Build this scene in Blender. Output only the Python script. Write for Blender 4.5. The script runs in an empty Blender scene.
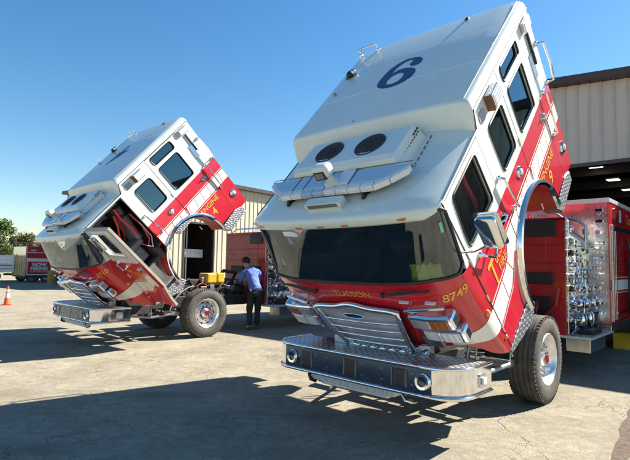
import bpy, math, random
from mathutils import Vector, Matrix
from mathutils.geometry import tessellate_polygon
R = math.radians
PI = math.pi
C = bpy.context.scene.collection
sc = bpy.context.scene
random.seed(7)

# ------------------------------------------------------------------ camera, sky, sun, exposure
CAM_H, PITCH, ROLL, FPX = 1.7, R(4.104), R(1.022), 484.23
cam = bpy.data.cameras.new('camera'); cam.sensor_width = 36; cam.lens = FPX / 630 * 36
cam.clip_start = 0.05; cam.clip_end = 3000
co = bpy.data.objects.new('camera', cam); C.objects.link(co); sc.camera = co
co.matrix_world = Matrix.Translation((0, 0, CAM_H)) @ Matrix.Rotation(PI/2 + PITCH, 4, 'X') @ Matrix.Rotation(ROLL, 4, 'Z')

TRUCK_A = (2.14136, 7.07249, R(42.887)); TRUCK_B = (-3.29128, 12.03208, R(43.251))
TILT = R(47.95)
sun_local = Vector((-0.95, 0.46, 1.0)).normalized()          # truck frame: forward, left, up
h = TRUCK_A[2]; fwd = Vector((-math.sin(h), -math.cos(h), 0)); left = Vector((math.cos(h), -math.sin(h), 0))
SUN = (fwd*sun_local.x + left*sun_local.y + Vector((0, 0, sun_local.z))).normalized()
elev = math.asin(SUN.z); azim = math.atan2(SUN.x, SUN.y)
world = bpy.data.worlds.new('World'); sc.world = world; world.use_nodes = True
nt = world.node_tree; bg = nt.nodes['Background']
sky = nt.nodes.new('ShaderNodeTexSky'); sky.sky_type = 'NISHITA'; sky.sun_disc = False
sky.sun_elevation = elev; sky.sun_rotation = azim; sky.air_density = 1.15; sky.dust_density = 0.25; sky.ozone_density = 2.6
hs = nt.nodes.new('ShaderNodeHueSaturation'); hs.inputs['Hue'].default_value = 0.497; hs.inputs['Saturation'].default_value = 1.30; hs.inputs['Value'].default_value = 1.03
nt.links.new(sky.outputs[0], hs.inputs['Color']); nt.links.new(hs.outputs[0], bg.inputs[0]); bg.inputs[1].default_value = 0.055
sl = bpy.data.lights.new('sun', 'SUN'); sl.energy = 5.0; sl.angle = R(0.53); sl.color = (1.0, 0.93, 0.80)
so = bpy.data.objects.new('sun', sl); C.objects.link(so); so.rotation_euler = SUN.to_track_quat('Z', 'Y').to_euler()
sc.view_settings.view_transform = 'Standard'; sc.view_settings.look = 'None'
sc.view_settings.exposure = 1.60; sc.view_settings.gamma = 1.0; sc.view_settings.use_curve_mapping = False
sc.cycles.max_bounces = 8; sc.cycles.transparent_max_bounces = 12

# ------------------------------------------------------------------ materials
def newmat(name):
    m = bpy.data.materials.new(name); m.use_nodes = True
    return m, m.node_tree, m.node_tree.nodes['Principled BSDF']
def ramp(nt, fac, stops):
    r = nt.nodes.new('ShaderNodeValToRGB'); e = r.color_ramp.elements
    while len(e) < len(stops): e.new(0.5)
    for k, (p, c) in enumerate(stops): e[k].position = p; e[k].color = (*c, 1) if len(c) == 3 else c
    nt.links.new(fac, r.inputs[0]); return r.outputs[0]
def coords(nt, kind='Object', scale=(1, 1, 1)):
    tc = nt.nodes.new('ShaderNodeTexCoord'); mp = nt.nodes.new('ShaderNodeMapping'); mp.inputs['Scale'].default_value = scale
    nt.links.new(tc.outputs[kind], mp.inputs[0]); return mp.outputs[0]
def noise(nt, vec, scale, detail=4, rough=0.55):
    n = nt.nodes.new('ShaderNodeTexNoise'); n.inputs['Scale'].default_value = scale; n.inputs['Detail'].default_value = detail
    n.inputs['Roughness'].default_value = rough; nt.links.new(vec, n.inputs['Vector']); return n.outputs[0]
def mixc(nt, fac, a, b, mode='MIX'):
    m = nt.nodes.new('ShaderNodeMix'); m.data_type = 'RGBA'; m.blend_type = mode
    for sock, v in ((m.inputs[0], fac), (m.inputs[6], a), (m.inputs[7], b)):
        if hasattr(v, 'is_linked'): nt.links.new(v, sock)
        elif isinstance(v, (int, float)): sock.default_value = v
        else: sock.default_value = (*v, 1)
    return m.outputs[2]
def bump(nt, p, hsock, strength=0.2, dist=0.02):
    b = nt.nodes.new('ShaderNodeBump'); b.inputs['Strength'].default_value = strength; b.inputs['Distance'].default_value = dist
    nt.links.new(hsock, b.inputs['Height']); nt.links.new(b.outputs[0], p.inputs['Normal']); return b
def surf(name, col, rough=0.5, metal=0.0, var=0.12, nscale=6.0, coat=0.0, bstr=0.0, bscale=40, spec=0.5):
    m, nt, p = newmat(name); v = coords(nt)
    n = noise(nt, v, nscale)
    a = tuple(c*(1-var) for c in col); b = tuple(min(1, c*(1+var)) for c in col)
    nt.links.new(ramp(nt, n, [(0.3, a), (0.7, b)]), p.inputs['Base Color'])
    p.inputs['Metallic'].default_value = metal
    rn = ramp(nt, noise(nt, v, nscale*3), [(0.3, (rough*.8,)*3), (0.75, (min(1, rough*1.25),)*3)])
    nt.links.new(rn, p.inputs['Roughness'])
    p.inputs['Coat Weight'].default_value = coat; p.inputs['Coat Roughness'].default_value = 0.04
    p.inputs['Specular IOR Level'].default_value = spec
    if bstr: bump(nt, p, noise(nt, v, bscale, 3), bstr, 0.01)
    return m
M = {}
M['white'] = surf('white_paint', (0.60, 0.675, 0.655), 0.32, var=0.03, nscale=1.5, coat=0.6)
M['red'] = surf('red_paint', (0.50, 0.008, 0.018), 0.30, var=0.08, nscale=1.2, coat=0.7)
M['reddark'] = surf('red_liner', (0.30, 0.015, 0.014), 0.4, var=0.2, nscale=4)
M['chrome'] = surf('chrome', (0.80, 0.81, 0.83), 0.07, 1.0, var=0.03, nscale=5)
M['satin'] = surf('satin_chrome', (0.74, 0.75, 0.79), 0.17, 1.0, var=0.02, nscale=5)
M['alu'] = surf('polished_aluminium', (0.66, 0.66, 0.66), 0.24, 1.0, var=0.12, nscale=9)
M['rimalu'] = surf('brushed_wheel_aluminium', (0.78, 0.78, 0.78), 0.32, 0.85, var=0.08, nscale=9)
M['steel'] = surf('grey_steel', (0.32, 0.33, 0.35), 0.45, 0.8, var=0.25, nscale=12)
M['black'] = surf('black_plastic', (0.018, 0.018, 0.02), 0.5, var=0.3, nscale=14)
M['rubber'] = surf('tyre_rubber', (0.075, 0.068, 0.06), 0.8, var=0.35, nscale=9, bstr=0.3)
M['seal'] = surf('rubber_seal', (0.012, 0.012, 0.013), 0.45)
M['gold'] = surf('gold_leaf', (0.75, 0.42, 0.06), 0.35, 0.3, var=0.15, nscale=20)
M['orange'] = surf('orange_vinyl', (0.80, 0.22, 0.02), 0.4)
M['navy'] = surf('navy_vinyl', (0.018, 0.035, 0.12), 0.35)
M['stripe'] = surf('white_reflective_vinyl', (0.72, 0.71, 0.62), 0.4, var=0.06, nscale=30)
M['interior'] = surf('dark_interior', (0.045, 0.045, 0.055), 0.7, var=0.4, nscale=7)
M['seatcloth'] = surf('seat_vinyl', (0.10, 0.105, 0.125), 0.5, var=0.3)
M['redcloth'] = surf('red_webbing', (0.42, 0.015, 0.03), 0.6)
M['pumpred'] = surf('pump_house_red', (0.36, 0.010, 0.016), 0.42, var=0.15, nscale=2, coat=.15)
M['yellow'] = surf('yellow_paint', (0.62, 0.38, 0.02), 0.5, var=0.22, nscale=5)
M['bluefabric'] = surf('blue_cotton', (0.10, 0.17, 0.50), 0.85, var=0.22, nscale=9, bstr=0.4, bscale=18)
M['trousers'] = surf('dark_trousers', (0.022, 0.023, 0.028), 0.85, var=0.35, nscale=10, bstr=0.4, bscale=18)
M['skin'] = surf('skin', (0.46, 0.26, 0.17), 0.5, var=0.08)
M['hair'] = surf('dark_hair', (0.022, 0.014, 0.010), 0.7, bstr=0.6, bscale=60)
M['leather'] = surf('brown_leather', (0.14, 0.06, 0.03), 0.6)
M['hivis'] = surf('lime_vest_fabric', (0.66, 0.95, 0.12), 0.7, var=0.15, nscale=10, bstr=0.5, bscale=14)
M['tan'] = surf('tan_gasket', (0.40, 0.36, 0.30), 0.5)
M['coneo'] = surf('orange_plastic', (0.80, 0.10, 0.02), 0.5, var=0.1)
M['frame'] = surf('chassis_black', (0.03, 0.03, 0.032), 0.55, var=0.4, nscale=8)
M['greyp'] = surf('grey_plastic', (0.30, 0.32, 0.33), 0.5)
M['green'] = surf('green_sticker', (0.18, 0.55, 0.38), 0.5)
M['trim'] = surf('brown_metal_trim', (0.045, 0.03, 0.028), 0.45, var=0.2, nscale=2)
M['bark'] = surf('bark', (0.09, 0.065, 0.045), 0.9, var=0.3, nscale=10, bstr=0.5)
M['ochre'] = surf('ochre_drum', (0.38, 0.20, 0.05), 0.6, var=.3)
M['whitetr'] = surf('white_trailer_paint', (0.62, 0.62, 0.60), 0.5, var=0.08)

def glass_dark():
    m, nt, p = newmat('tinted_glass')
    out = nt.nodes['Material Output']; nt.nodes.remove(p)
    tr = nt.nodes.new('ShaderNodeBsdfTransparent'); tr.inputs[0].default_value = (0.62, 0.69, 0.76, 1)
    gl = nt.nodes.new('ShaderNodeBsdfGlossy'); gl.inputs['Roughness'].default_value = 0.02; gl.inputs[0].default_value = (0.80, 0.92, 1, 1)
    fr = nt.nodes.new('ShaderNodeFresnel'); fr.inputs[0].default_value = 2.1
    mx = nt.nodes.new('ShaderNodeMixShader')
    nt.links.new(fr.outputs[0], mx.inputs[0]); nt.links.new(tr.outputs[0], mx.inputs[1]); nt.links.new(gl.outputs[0], mx.inputs[2])
    nt.links.new(mx.outputs[0], out.inputs[0]); return m
M['glass'] = glass_dark()
M['clear'] = M['glass'].copy(); M['clear'].name = 'clear_side_glass'
for n_ in M['clear'].node_tree.nodes:
    if n_.type == 'FRESNEL': n_.inputs[0].default_value = 1.25
    if n_.type == 'BSDF_TRANSPARENT': n_.inputs[0].default_value = (0.9, 0.93, 0.94, 1)
def glass_side():
    m, nt, p = newmat('privacy_glass')
    out = nt.nodes['Material Output']; nt.nodes.remove(p)
    tr = nt.nodes.new('ShaderNodeBsdfTransparent'); tr.inputs[0].default_value = (0.20, 0.30, 0.34, 1)
    gl = nt.nodes.new('ShaderNodeBsdfGlossy'); gl.inputs['Roughness'].default_value = 0.02; gl.inputs[0].default_value = (0.55, 0.86, 1, 1)
    fr = nt.nodes.new('ShaderNodeFresnel'); fr.inputs[0].default_value = 2.3
    mx = nt.nodes.new('ShaderNodeMixShader')
    nt.links.new(fr.outputs[0], mx.inputs[0]); nt.links.new(tr.outputs[0], mx.inputs[1]); nt.links.new(gl.outputs[0], mx.inputs[2])
    nt.links.new(mx.outputs[0], out.inputs[0]); return m
M['glass2'] = glass_side()
def lens(name, col, rough=0.12):
    m, nt, p = newmat(name); v = coords(nt)
    w = nt.nodes.new('ShaderNodeTexWave'); w.inputs['Scale'].default_value = 60; nt.links.new(v, w.inputs[0])
    nt.links.new(mixc(nt, w.outputs[1], tuple(c*.7 for c in col), col), p.inputs['Base Color'])
    p.inputs['Roughness'].default_value = rough; p.inputs['Coat Weight'].default_value = 0.8
    return m
M['lens'] = lens('clear_lens', (0.80, 0.82, 0.84)); M['amber'] = lens('amber_lens', (0.75, 0.26, 0.03))
M['lens2'] = lens('grey_lens', (0.34, 0.35, 0.37)); M['amberd'] = lens('dark_amber_lens', (0.34, 0.12, 0.03)); M['bluelens'] = lens('pale_blue_lens', (0.40, 0.58, 0.72)); M['redlens'] = lens('red_lens', (0.35, 0.012, 0.012))
def tread_plate():
    m, nt, p = newmat('diamond_plate'); v = coords(nt, scale=(1, 1, 1))
    mp = nt.nodes.new('ShaderNodeMapping'); mp.inputs['Rotation'].default_value = (0.65, 0.5, R(45)); nt.links.new(v, mp.inputs[0])
    ch = nt.nodes.new('ShaderNodeTexVoronoi'); ch.inputs['Scale'].default_value = 24; ch.inputs['Randomness'].default_value = 0.15
    nt.links.new(mp.outputs[0], ch.inputs['Vector'])
    hh = ramp(nt, ch.outputs['Distance'], [(0.26, (1, 1, 1)), (0.48, (0, 0, 0))])
    nt.links.new(mixc(nt, hh, (0.34, 0.35, 0.38), (0.86, 0.86, 0.86)), p.inputs['Base Color'])
    p.inputs['Metallic'].default_value = 0.9; p.inputs['Roughness'].default_value = 0.40
    bump(nt, p, hh, 0.55, 0.006); return m
M['tread'] = tread_plate()
def mesh_grille():
    m, nt, p = newmat('grille_mesh'); v = coords(nt)
    w1 = nt.nodes.new('ShaderNodeTexVoronoi'); w1.inputs['Scale'].default_value = 60; w1.inputs['Randomness'].default_value = 0.0
    nt.links.new(v, w1.inputs['Vector'])
    hh = ramp(nt, w1.outputs['Distance'], [(0.28, (0, 0, 0)), (0.45, (1, 1, 1))])
    nt.links.new(mixc(nt, hh, (0.38, 0.38, 0.42), (0.78, 0.78, 0.84)), p.inputs['Base Color'])
    p.inputs['Metallic'].default_value = 0.6; p.inputs['Roughness'].default_value = 0.38
    bump(nt, p, hh, 0.4, 0.006); return m
M['mesh'] = mesh_grille()

def cab_paint():           # white above the belt line, red below it (object coordinates of the cab)
    m, nt, p = newmat('two_tone_cab_paint')
    tc = nt.nodes.new('ShaderNodeTexCoord'); sx = nt.nodes.new('ShaderNodeSeparateXYZ'); nt.links.new(tc.outputs['Object'], sx.inputs[0])
    g = nt.nodes.new('ShaderNodeMath'); g.operation = 'GREATER_THAN'; g.inputs[1].default_value = 2.012; nt.links.new(sx.outputs[2], g.inputs[0])
    v = coords(nt); n = noise(nt, v, 2.0)
    w = ramp(nt, n, [(0.3, (0.60, 0.65, 0.62)), (0.7, (0.66, 0.70, 0.67))]); r = ramp(nt, n, [(0.3, (0.47, 0.009, 0.028)), (0.7, (0.55, 0.012, 0.035))])
    nt.links.new(mixc(nt, g.outputs[0], r, w), p.inputs['Base Color'])
    p.inputs['Roughness'].default_value = 0.3; p.inputs['Coat Weight'].default_value = 0.7; p.inputs['Coat Roughness'].default_value = 0.05
    return m
M['cab'] = cab_paint()
for mn in ('cab', 'white', 'red'):
    nt_ = M[mn].node_tree; p_ = nt_.nodes['Principled BSDF']; src = p_.inputs['Base Color'].links[0].from_socket
    v_ = coords(nt_, scale=(2.2, 2.2, .7)); g_ = noise(nt_, v_, 3.5, 8, .7)
    nt_.links.new(mixc(nt_, ramp(nt_, g_, [(0.50, (0, 0, 0)), (0.78, (0.13,)*3)]), src, (0.30, 0.27, 0.22)), p_.inputs['Base Color'])
    fn = noise(nt_, coords(nt_), 0.9, 2); bump(nt_, p_, fn, 0.12, 0.02)

# ------------------------------------------------------------------ mesh helpers
class MB:
    def __init__(s): s.v = []; s.f = []; s.m = []
    def add(s, verts, faces):
        b = len(s.v); f0 = len(s.f); s.v += [tuple(v) for v in verts]; s.f += [tuple(i + b for i in f) for f in faces]; s.m.append((b, len(s.v), f0, len(s.f))); return s
    def each(s, name, mat, parent=None, **k):      # every added solid becomes an object of its own
        out = []
        for (v0, v1, f0, f1) in s.m:
            q = MB(); q.v = s.v[v0:v1]; q.f = [tuple(i - v0 for i in f) for f in s.f[f0:f1]]; out.append(q.build(name, mat, parent, **k))
        return out
    def box(s, x0, x1, y0, y1, z0, z1, rot=None, piv=None):
        if x0 > x1: x0, x1 = x1, x0
        if y0 > y1: y0, y1 = y1, y0
        if z0 > z1: z0, z1 = z1, z0
        vs = [Vector((x, y, z)) for x in (x0, x1) for y in (y0, y1) for z in (z0, z1)]
        if rot is not None:
            c = Vector(piv) if piv else Vector(((x0+x1)/2, (y0+y1)/2, (z0+z1)/2))
            vs = [c + rot @ (v - c) for v in vs]
        return s.add(vs, [(0, 1, 3, 2), (4, 6, 7, 5), (0, 4, 5, 1), (2, 3, 7, 6), (0, 2, 6, 4), (1, 5, 7, 3)])
    def tube(s, pts, r, n=10, closed=False):
        pts = [Vector(p) for p in pts]; rings = []; N = len(pts)
        rr = r if isinstance(r, (list, tuple)) else [r]*N
        up0 = None
        for i, p in enumerate(pts):
            if closed: t = pts[(i+1) % N] - pts[i-1]
            else: t = (pts[min(i+1, N-1)] - pts[max(i-1, 0)])
            t.normalize()
            if up0 is None:
                up0 = Vector((0, 0, 1)) if abs(t.z) < 0.9 else Vector((1, 0, 0))
            a = t.cross(up0).normalized(); b = a.cross(t).normalized(); up0 = b
            rings.append([p + (a*math.cos(2*PI*k/n) + b*math.sin(2*PI*k/n))*rr[i] for k in range(n)])
        vs = [v for rg in rings for v in rg]; fs = []
        M_ = N if closed else N-1
        for i in range(M_):
            j = (i+1) % N
            for k in range(n): fs.append((i*n+k, i*n+(k+1) % n, j*n+(k+1) % n, j*n+k))
        if not closed: fs += [tuple(range(n))[::-1], tuple((N-1)*n+k for k in range(n))]
        return s.add(vs, fs)
    def cyl(s, p0, p1, r, n=16, r2=None): return s.tube([p0, p1], [r, r if r2 is None else r2], n)
    def lathe(s, prof, o, axis='Y', n=48, closed=False):
        # prof: (radius, offset along axis)
        vs = []; fs = []; o = Vector(o); P = len(prof)
        for k in range(n):
            a = 2*PI*k/n; c, d = math.cos(a), math.sin(a)
            for (r, t) in prof:
                q = {'Y': (r*c, t, r*d), 'X': (t, r*c, r*d), 'Z': (r*c, r*d, t)}[axis]
                vs.append(o + Vector(q))
        for k in range(n):
            k2 = (k+1) % n
            for i in range(P if closed else P-1):
                j = (i+1) % P
                fs.append((k*P+i, k*P+j, k2*P+j, k2*P+i))
        return s.add(vs, fs)
    def plate(s, outer, holes=(), y0=0.0, y1=0.03, axis='Y'):
        # outer/holes are 2-D loops; extruded along the axis between y0 and y1
        loops = [outer] + list(holes); flat = [p for l in loops for p in l]
        tri = tessellate_polygon([[Vector((p[0], p[1], 0)) for p in l] for l in loops])
        def P(p, y): return {'Y': (p[0], y, p[1]), 'X': (y, p[0], p[1]), 'Z': (p[0], p[1], y)}[axis]
        n = len(flat); vs = [P(p, y0) for p in flat] + [P(p, y1) for p in flat]
        fs = [tuple(t) for t in tri] + [tuple(i+n for i in reversed(t)) for t in tri]
        b = 0
        for l in loops:
            L = len(l)
            for i in range(L):
                j = (i+1) % L; fs.append((b+i, b+j, b+j+n, b+i+n))
            b += L
        return s.add(vs, fs)
    def grid(s, fn, nu, nv, closeu=False):
        vs = [fn(u, v) for u in range(nu) for v in range(nv)]; fs = []
        for u in range(nu if closeu else nu-1):
            for v in range(nv-1):
                w = (u+1) % nu; fs.append((u*nv+v, w*nv+v, w*nv+v+1, u*nv+v+1))
        return s.add(vs, fs)
    def blob(s, c, r, n=10, m=7):
        c = Vector(c); r = Vector(r) if hasattr(r, '__len__') else Vector((r, r, r))
        return s.grid(lambda u, v: c + Vector((r.x*math.sin(PI*v/(m-1))*math.cos(2*PI*u/n), r.y*math.sin(PI*v/(m-1))*math.sin(2*PI*u/n), r.z*math.cos(PI*v/(m-1)))), n, m, True)
    def build(s, name, mat, parent=None, bevel=0, smooth=None, thick=0, recalc=True):
        me = bpy.data.meshes.new(name); me.from_pydata(s.v, [], s.f)
        if recalc:
            import bmesh
            bm = bmesh.new(); bm.from_mesh(me); bmesh.ops.recalc_face_normals(bm, faces=bm.faces); bm.to_mesh(me); bm.free()
        me.materials.append(M[mat] if isinstance(mat, str) else mat)
        o = bpy.data.objects.new(name, me); C.objects.link(o)
        if parent: o.parent = parent
        if thick:
            md = o.modifiers.new('solid', 'SOLIDIFY'); md.thickness = thick; md.offset = -1
        if bevel:
            md = o.modifiers.new('bevel', 'BEVEL'); md.width = bevel; md.segments = 2; md.limit_method = 'ANGLE'; md.angle_limit = R(40)
        if smooth:
            me.polygons.foreach_set('use_smooth', [True]*len(me.polygons))
            md = o.modifiers.new('edges', 'EDGE_SPLIT'); md.split_angle = R(smooth)
        return o
def rrect(x0, x1, z0, z1, r, n=5):
    pts = []
    for cx, cz, a0 in ((x1-r, z1-r, 0), (x0+r, z1-r, 90), (x0+r, z0+r, 180), (x1-r, z0+r, 270)):
        for k in range(n+1):
            a = R(a0 + 90*k/n); pts.append((cx + r*math.cos(a), cz + r*math.sin(a)))
    return pts
def rpoly(pts, r, n=4):          # rounded polygon
    out = []; N = len(pts)
    for i in range(N):
        p = Vector(pts[i]); a = Vector(pts[i-1]) - p; b = Vector(pts[(i+1) % N]) - p
        rr = min(r, a.length*.45, b.length*.45); A = p + a.normalized()*rr; B = p + b.normalized()*rr
        for k in range(n+1):
            t = k/n; q = A*(1-t)**2 + p*2*t*(1-t) + B*t*t; out.append((q.x, q.y))
    return out
def offset_poly(pts, d):         # grow a loop about its centroid by roughly d
    cx = sum(p[0] for p in pts)/len(pts); cz = sum(p[1] for p in pts)/len(pts)
    out = []
    for x, z in pts:
        v = Vector((x-cx, z-cz)); out.append((cx + v.x + math.copysign(d, v.x)*min(1, abs(v.x)*12), cz + v.y + math.copysign(d, v.y)*min(1, abs(v.y)*12)))
    return out
def pane(loop, y, s, name, mat, parent):       # one thin sheet of glass whose normal points outwards
    ar = sum(loop[i-1][0]*loop[i][1] - loop[i][0]*loop[i-1][1] for i in range(len(loop)))
    lp = list(loop) if (ar < 0) == (s > 0) else list(loop)[::-1]
    q = MB(); q.add([(x, y, z) for x, z in lp], [tuple(range(len(lp)))]); return q.build(name, mat, parent, recalc=False)
def empty(name, loc=(0, 0, 0), rz=0):
    o = bpy.data.objects.new(name, None); C.objects.link(o); o.location = loc; o.rotation_euler = (0, 0, rz); return o
def tag(o, label=None, cat=None, group=None, kind=None):
    if label: o['label'] = label
    if cat: o['category'] = cat
    if group: o['group'] = group
    if kind: o['kind'] = kind
    return o
def text_geo(txt, size=1.0, shear=0.0, bold=0.0, wide=1.0, align='LEFT'):
    cu = bpy.data.curves.new('t', 'FONT'); cu.body = txt; cu.size = size; cu.shear = shear; cu.offset = bold; cu.align_x = align; cu.resolution_u = 4
    ob = bpy.data.objects.new('t', cu); C.objects.link(ob)
    dg = bpy.context.evaluated_depsgraph_get(); dg.update()
    me = bpy.data.meshes.new_from_object(ob.evaluated_get(dg))
    vs = [(v.co.x*wide, v.co.y) for v in me.vertices]; fs = [tuple(p.vertices) for p in me.polygons]
    bpy.data.objects.remove(ob); bpy.data.curves.remove(cu); bpy.data.meshes.remove(me)
    return vs, fs
def text_on(name, txt, mapf, mat, parent, **kw):
    vs, fs = text_geo(txt, **kw); b = MB(); b.add([mapf(x, y) for x, y in vs], fs)
    return b.build(name, mat, parent, recalc=False)

# ------------------------------------------------------------------ ground
def ground_mat():
    m, nt, p = newmat('weathered_asphalt'); v = coords(nt)
    big = noise(nt, v, 0.18, 5, 0.6); mid = noise(nt, v, 1.3, 6, 0.65); fine = noise(nt, v, 55, 4, 0.7)
    base = ramp(nt, mid, [(0.33, (0.235, 0.208, 0.150)), (0.66, (0.395, 0.355, 0.265))])
    base = mixc(nt, ramp(nt, big, [(0.42, (0, 0, 0)), (0.68, (0.45,)*3)]), base, (0.205, 0.18, 0.135))
    base = mixc(nt, ramp(nt, fine, [(0.38, (0.55,)*3), (0.62, (0, 0, 0))]), base, (0.13, 0.118, 0.10))
    ag = nt.nodes.new('ShaderNodeTexVoronoi'); ag.inputs['Scale'].default_value = 95; nt.links.new(v, ag.inputs['Vector'])
    base = mixc(nt, ramp(nt, ag.outputs['Distance'], [(0.14, (0.8,)*3), (0.30, (0, 0, 0))]), base, (0.47, 0.44, 0.37))
    # oil and tyre stains
    st = nt.nodes.new('ShaderNodeTexNoise'); st.inputs['Scale'].default_value = 0.7; st.inputs['Detail'].default_value = 3
    mp = nt.nodes.new('ShaderNodeMapping'); mp.inputs['Location'].default_value = (13, 4, 0); mp.inputs['Scale'].default_value = (1, 2.2, 1)
    nt.links.new(v, mp.inputs[0]); nt.links.new(mp.outputs[0], st.inputs['Vector'])
    base = mixc(nt, ramp(nt, st.outputs[0], [(0.56, (0, 0, 0)), (0.70, (0.55,)*3)]), base, (0.13, 0.11, 0.085))
    gr_ = noise(nt, v, 9.0, 8, .78)
    base = mixc(nt, ramp(nt, gr_, [(0.40, (0.50,)*3), (0.56, (0, 0, 0))]), base, (0.15, 0.132, 0.105))
    base = mixc(nt, ramp(nt, gr_, [(0.56, (0, 0, 0)), (0.72, (0.40,)*3)]), base, (0.46, 0.43, 0.35))
    # fine streaks and small dark spots
    sk = noise(nt, coords(nt, scale=(.5, 3.2, 1)), 2.4, 6, .7)
    base = mixc(nt, ramp(nt, sk, [(0.52, (0, 0, 0)), (0.70, (0.42,)*3)]), base, (0.15, 0.13, 0.10))
    sp_ = nt.nodes.new('ShaderNodeTexVoronoi'); sp_.inputs['Scale'].default_value = 2.3; nt.links.new(v, sp_.inputs['Vector'])
    base = mixc(nt, ramp(nt, sp_.outputs['Distance'], [(0.03, (0.7,)*3), (0.07, (0, 0, 0))]), base, (0.07, 0.06, 0.05))
    # cracks: distorted cell borders, kept only in patches
    dn = nt.nodes.new('ShaderNodeTexNoise'); dn.inputs['Scale'].default_value = 2.6; dn.inputs['Detail'].default_value = 5; nt.links.new(v, dn.inputs['Vector'])
    ad = nt.nodes.new('ShaderNodeVectorMath'); ad.operation = 'MULTIPLY_ADD'; nt.links.new(dn.outputs[1], ad.inputs[0]); ad.inputs[1].default_value = (0.55, 0.55, 0); nt.links.new(v, ad.inputs[2])
    crs = []
    for sc_, wd, lo, hi in ((0.85, 0.0045, 0.49, 0.56), (2.4, 0.008, 0.56, 0.62)):
        vo = nt.nodes.new('ShaderNodeTexVoronoi'); vo.feature = 'DISTANCE_TO_EDGE'; vo.inputs['Scale'].default_value = sc_; nt.links.new(ad.outputs[0], vo.inputs['Vector'])
        c = ramp(nt, vo.outputs['Distance'], [(wd*.35, (1, 1, 1)), (wd, (0, 0, 0))])
        mk = ramp(nt, noise(nt, v, 0.75, 2), [(lo, (0, 0, 0)), (hi, (1, 1, 1))])
        crs.append(mixc(nt, 1.0, c, mk, 'MULTIPLY'))
    cr = mixc(nt, 1.0, crs[0], crs[1], 'LIGHTEN')
    base = mixc(nt, mixc(nt, 1.0, cr, (0.6, 0.6, 0.6), 'MULTIPLY'), base, (0.05, 0.043, 0.037))
    nt.links.new(base, p.inputs['Base Color']); p.inputs['Roughness'].default_value = 0.9; p.inputs['Specular IOR Level'].default_value = 0.25
    mh = nt.nodes.new('ShaderNodeMath'); mh.operation = 'SUBTRACT'; nt.links.new(fine, mh.inputs[0]); nt.links.new(cr, mh.inputs[1])
    bump(nt, p, mh.outputs[0], 0.8, 0.014); return m
M['ground'] = ground_mat()
M['dirt'] = surf('joint_dirt', (0.075, 0.05, 0.035), 0.95, var=0.5, nscale=14, bstr=0.8, bscale=50)
M['grass'] = surf('dry_grass', (0.14, 0.13, 0.06), 0.95, var=0.4, nscale=3, bstr=0.5)
g = MB(); N = 40
def gp(u, v):
    f = lambda t: math.copysign(abs(t)**3*900, t)
    return (f(u/N*2-1), f(v/N*2-1)+10, 0)
g.grid(gp, N+1, N+1)
tag(g.build('ground', 'ground', recalc=False), kind='structure')
g = MB(); random.seed(3)
K = 26; L0 = Vector((2.05, 3.55)); L1 = Vector((6.3, 9.2))
dirn = (L1-L0).normalized(); nrm = Vector((-dirn.y, dirn.x))
pts = []
for i in range(K+1):
    c = L0.lerp(L1, i/K); w = 0.035 + random.random()*0.06
    pts.append((c - nrm*w, c + nrm*(0.03 + random.random()*0.05)))
g.add([(p.x, p.y, 0.004) for q in pts for p in q], [(2*i, 2*i+1, 2*i+3, 2*i+2) for i in range(K)])
tag(g.build('pavement_joint', 'dirt', recalc=False), kind='structure')
g = MB(); g.box(-160, 60, 62, 120, -0.2, 0.02); tag(g.build('grass_verge', 'grass'), kind='structure')

# ------------------------------------------------------------------ buildings
def corrugated(name, col, pitch, dark):
    m, nt, p = newmat(name); tc = nt.nodes.new('ShaderNodeTexCoord'); sx = nt.nodes.new('ShaderNodeSeparateXYZ'); nt.links.new(tc.outputs['Object'], sx.inputs[0])
    n = noise(nt, tc.outputs['Object'], 1.2, 5); st = coords(nt, scale=(3, 3, 0.25)); n2 = noise(nt, st, 1.5, 4)
    a = ramp(nt, n, [(0.3, tuple(c*.9 for c in col)), (0.7, col)])
    nt.links.new(mixc(nt, ramp(nt, n2, [(0.5, (0, 0, 0)), (0.8, (0.35,)*3)]), a, dark), p.inputs['Base Color'])
    p.inputs['Roughness'].default_value = 0.5; return m
M['wallgrey'] = corrugated('grey_steel_siding', (0.52, 0.49, 0.42), 0.3, (0.2, 0.18, 0.16))
M['wallcream'] = corrugated('cream_steel_siding', (0.48, 0.44, 0.345), 0.3, (0.33, 0.30, 0.23))
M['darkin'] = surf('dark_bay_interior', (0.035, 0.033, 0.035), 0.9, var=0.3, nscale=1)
def siding(b, x0, x1, z0, z1, pitch=0.30, y=0.0, rib=0.025):
    # ribbed sheet seen from -y: flat pans with raised ribs
    x = x0; pr = [(x0, 0)]
    while x < x1 - 1e-6:
        w = min(pitch, x1-x)
        pr += [(x + w*.86, 0), (x + w*.90, -rib), (x + w*.97, -rib), (x + w, 0)]; x += w
    vs = [(px, y+py, z) for z in (z0, z1) for px, py in pr]; n = len(pr)
    b.add(vs, [(i, i+1, n+i+1, n+i) for i in range(n-1)])
def frame_of(T):       # truck matrix
    hh = T[2]; return (T[0], T[1], math.atan2(-math.cos(hh), -math.sin(hh)))
TA = frame_of(TRUCK_A); TB = frame_of(TRUCK_B)
def Aw(x, y, z=0):
    c, s = math.cos(TA[2]), math.sin(TA[2]); return Vector((TA[0] + c*x - s*y, TA[1] + s*x + c*y, z))
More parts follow.
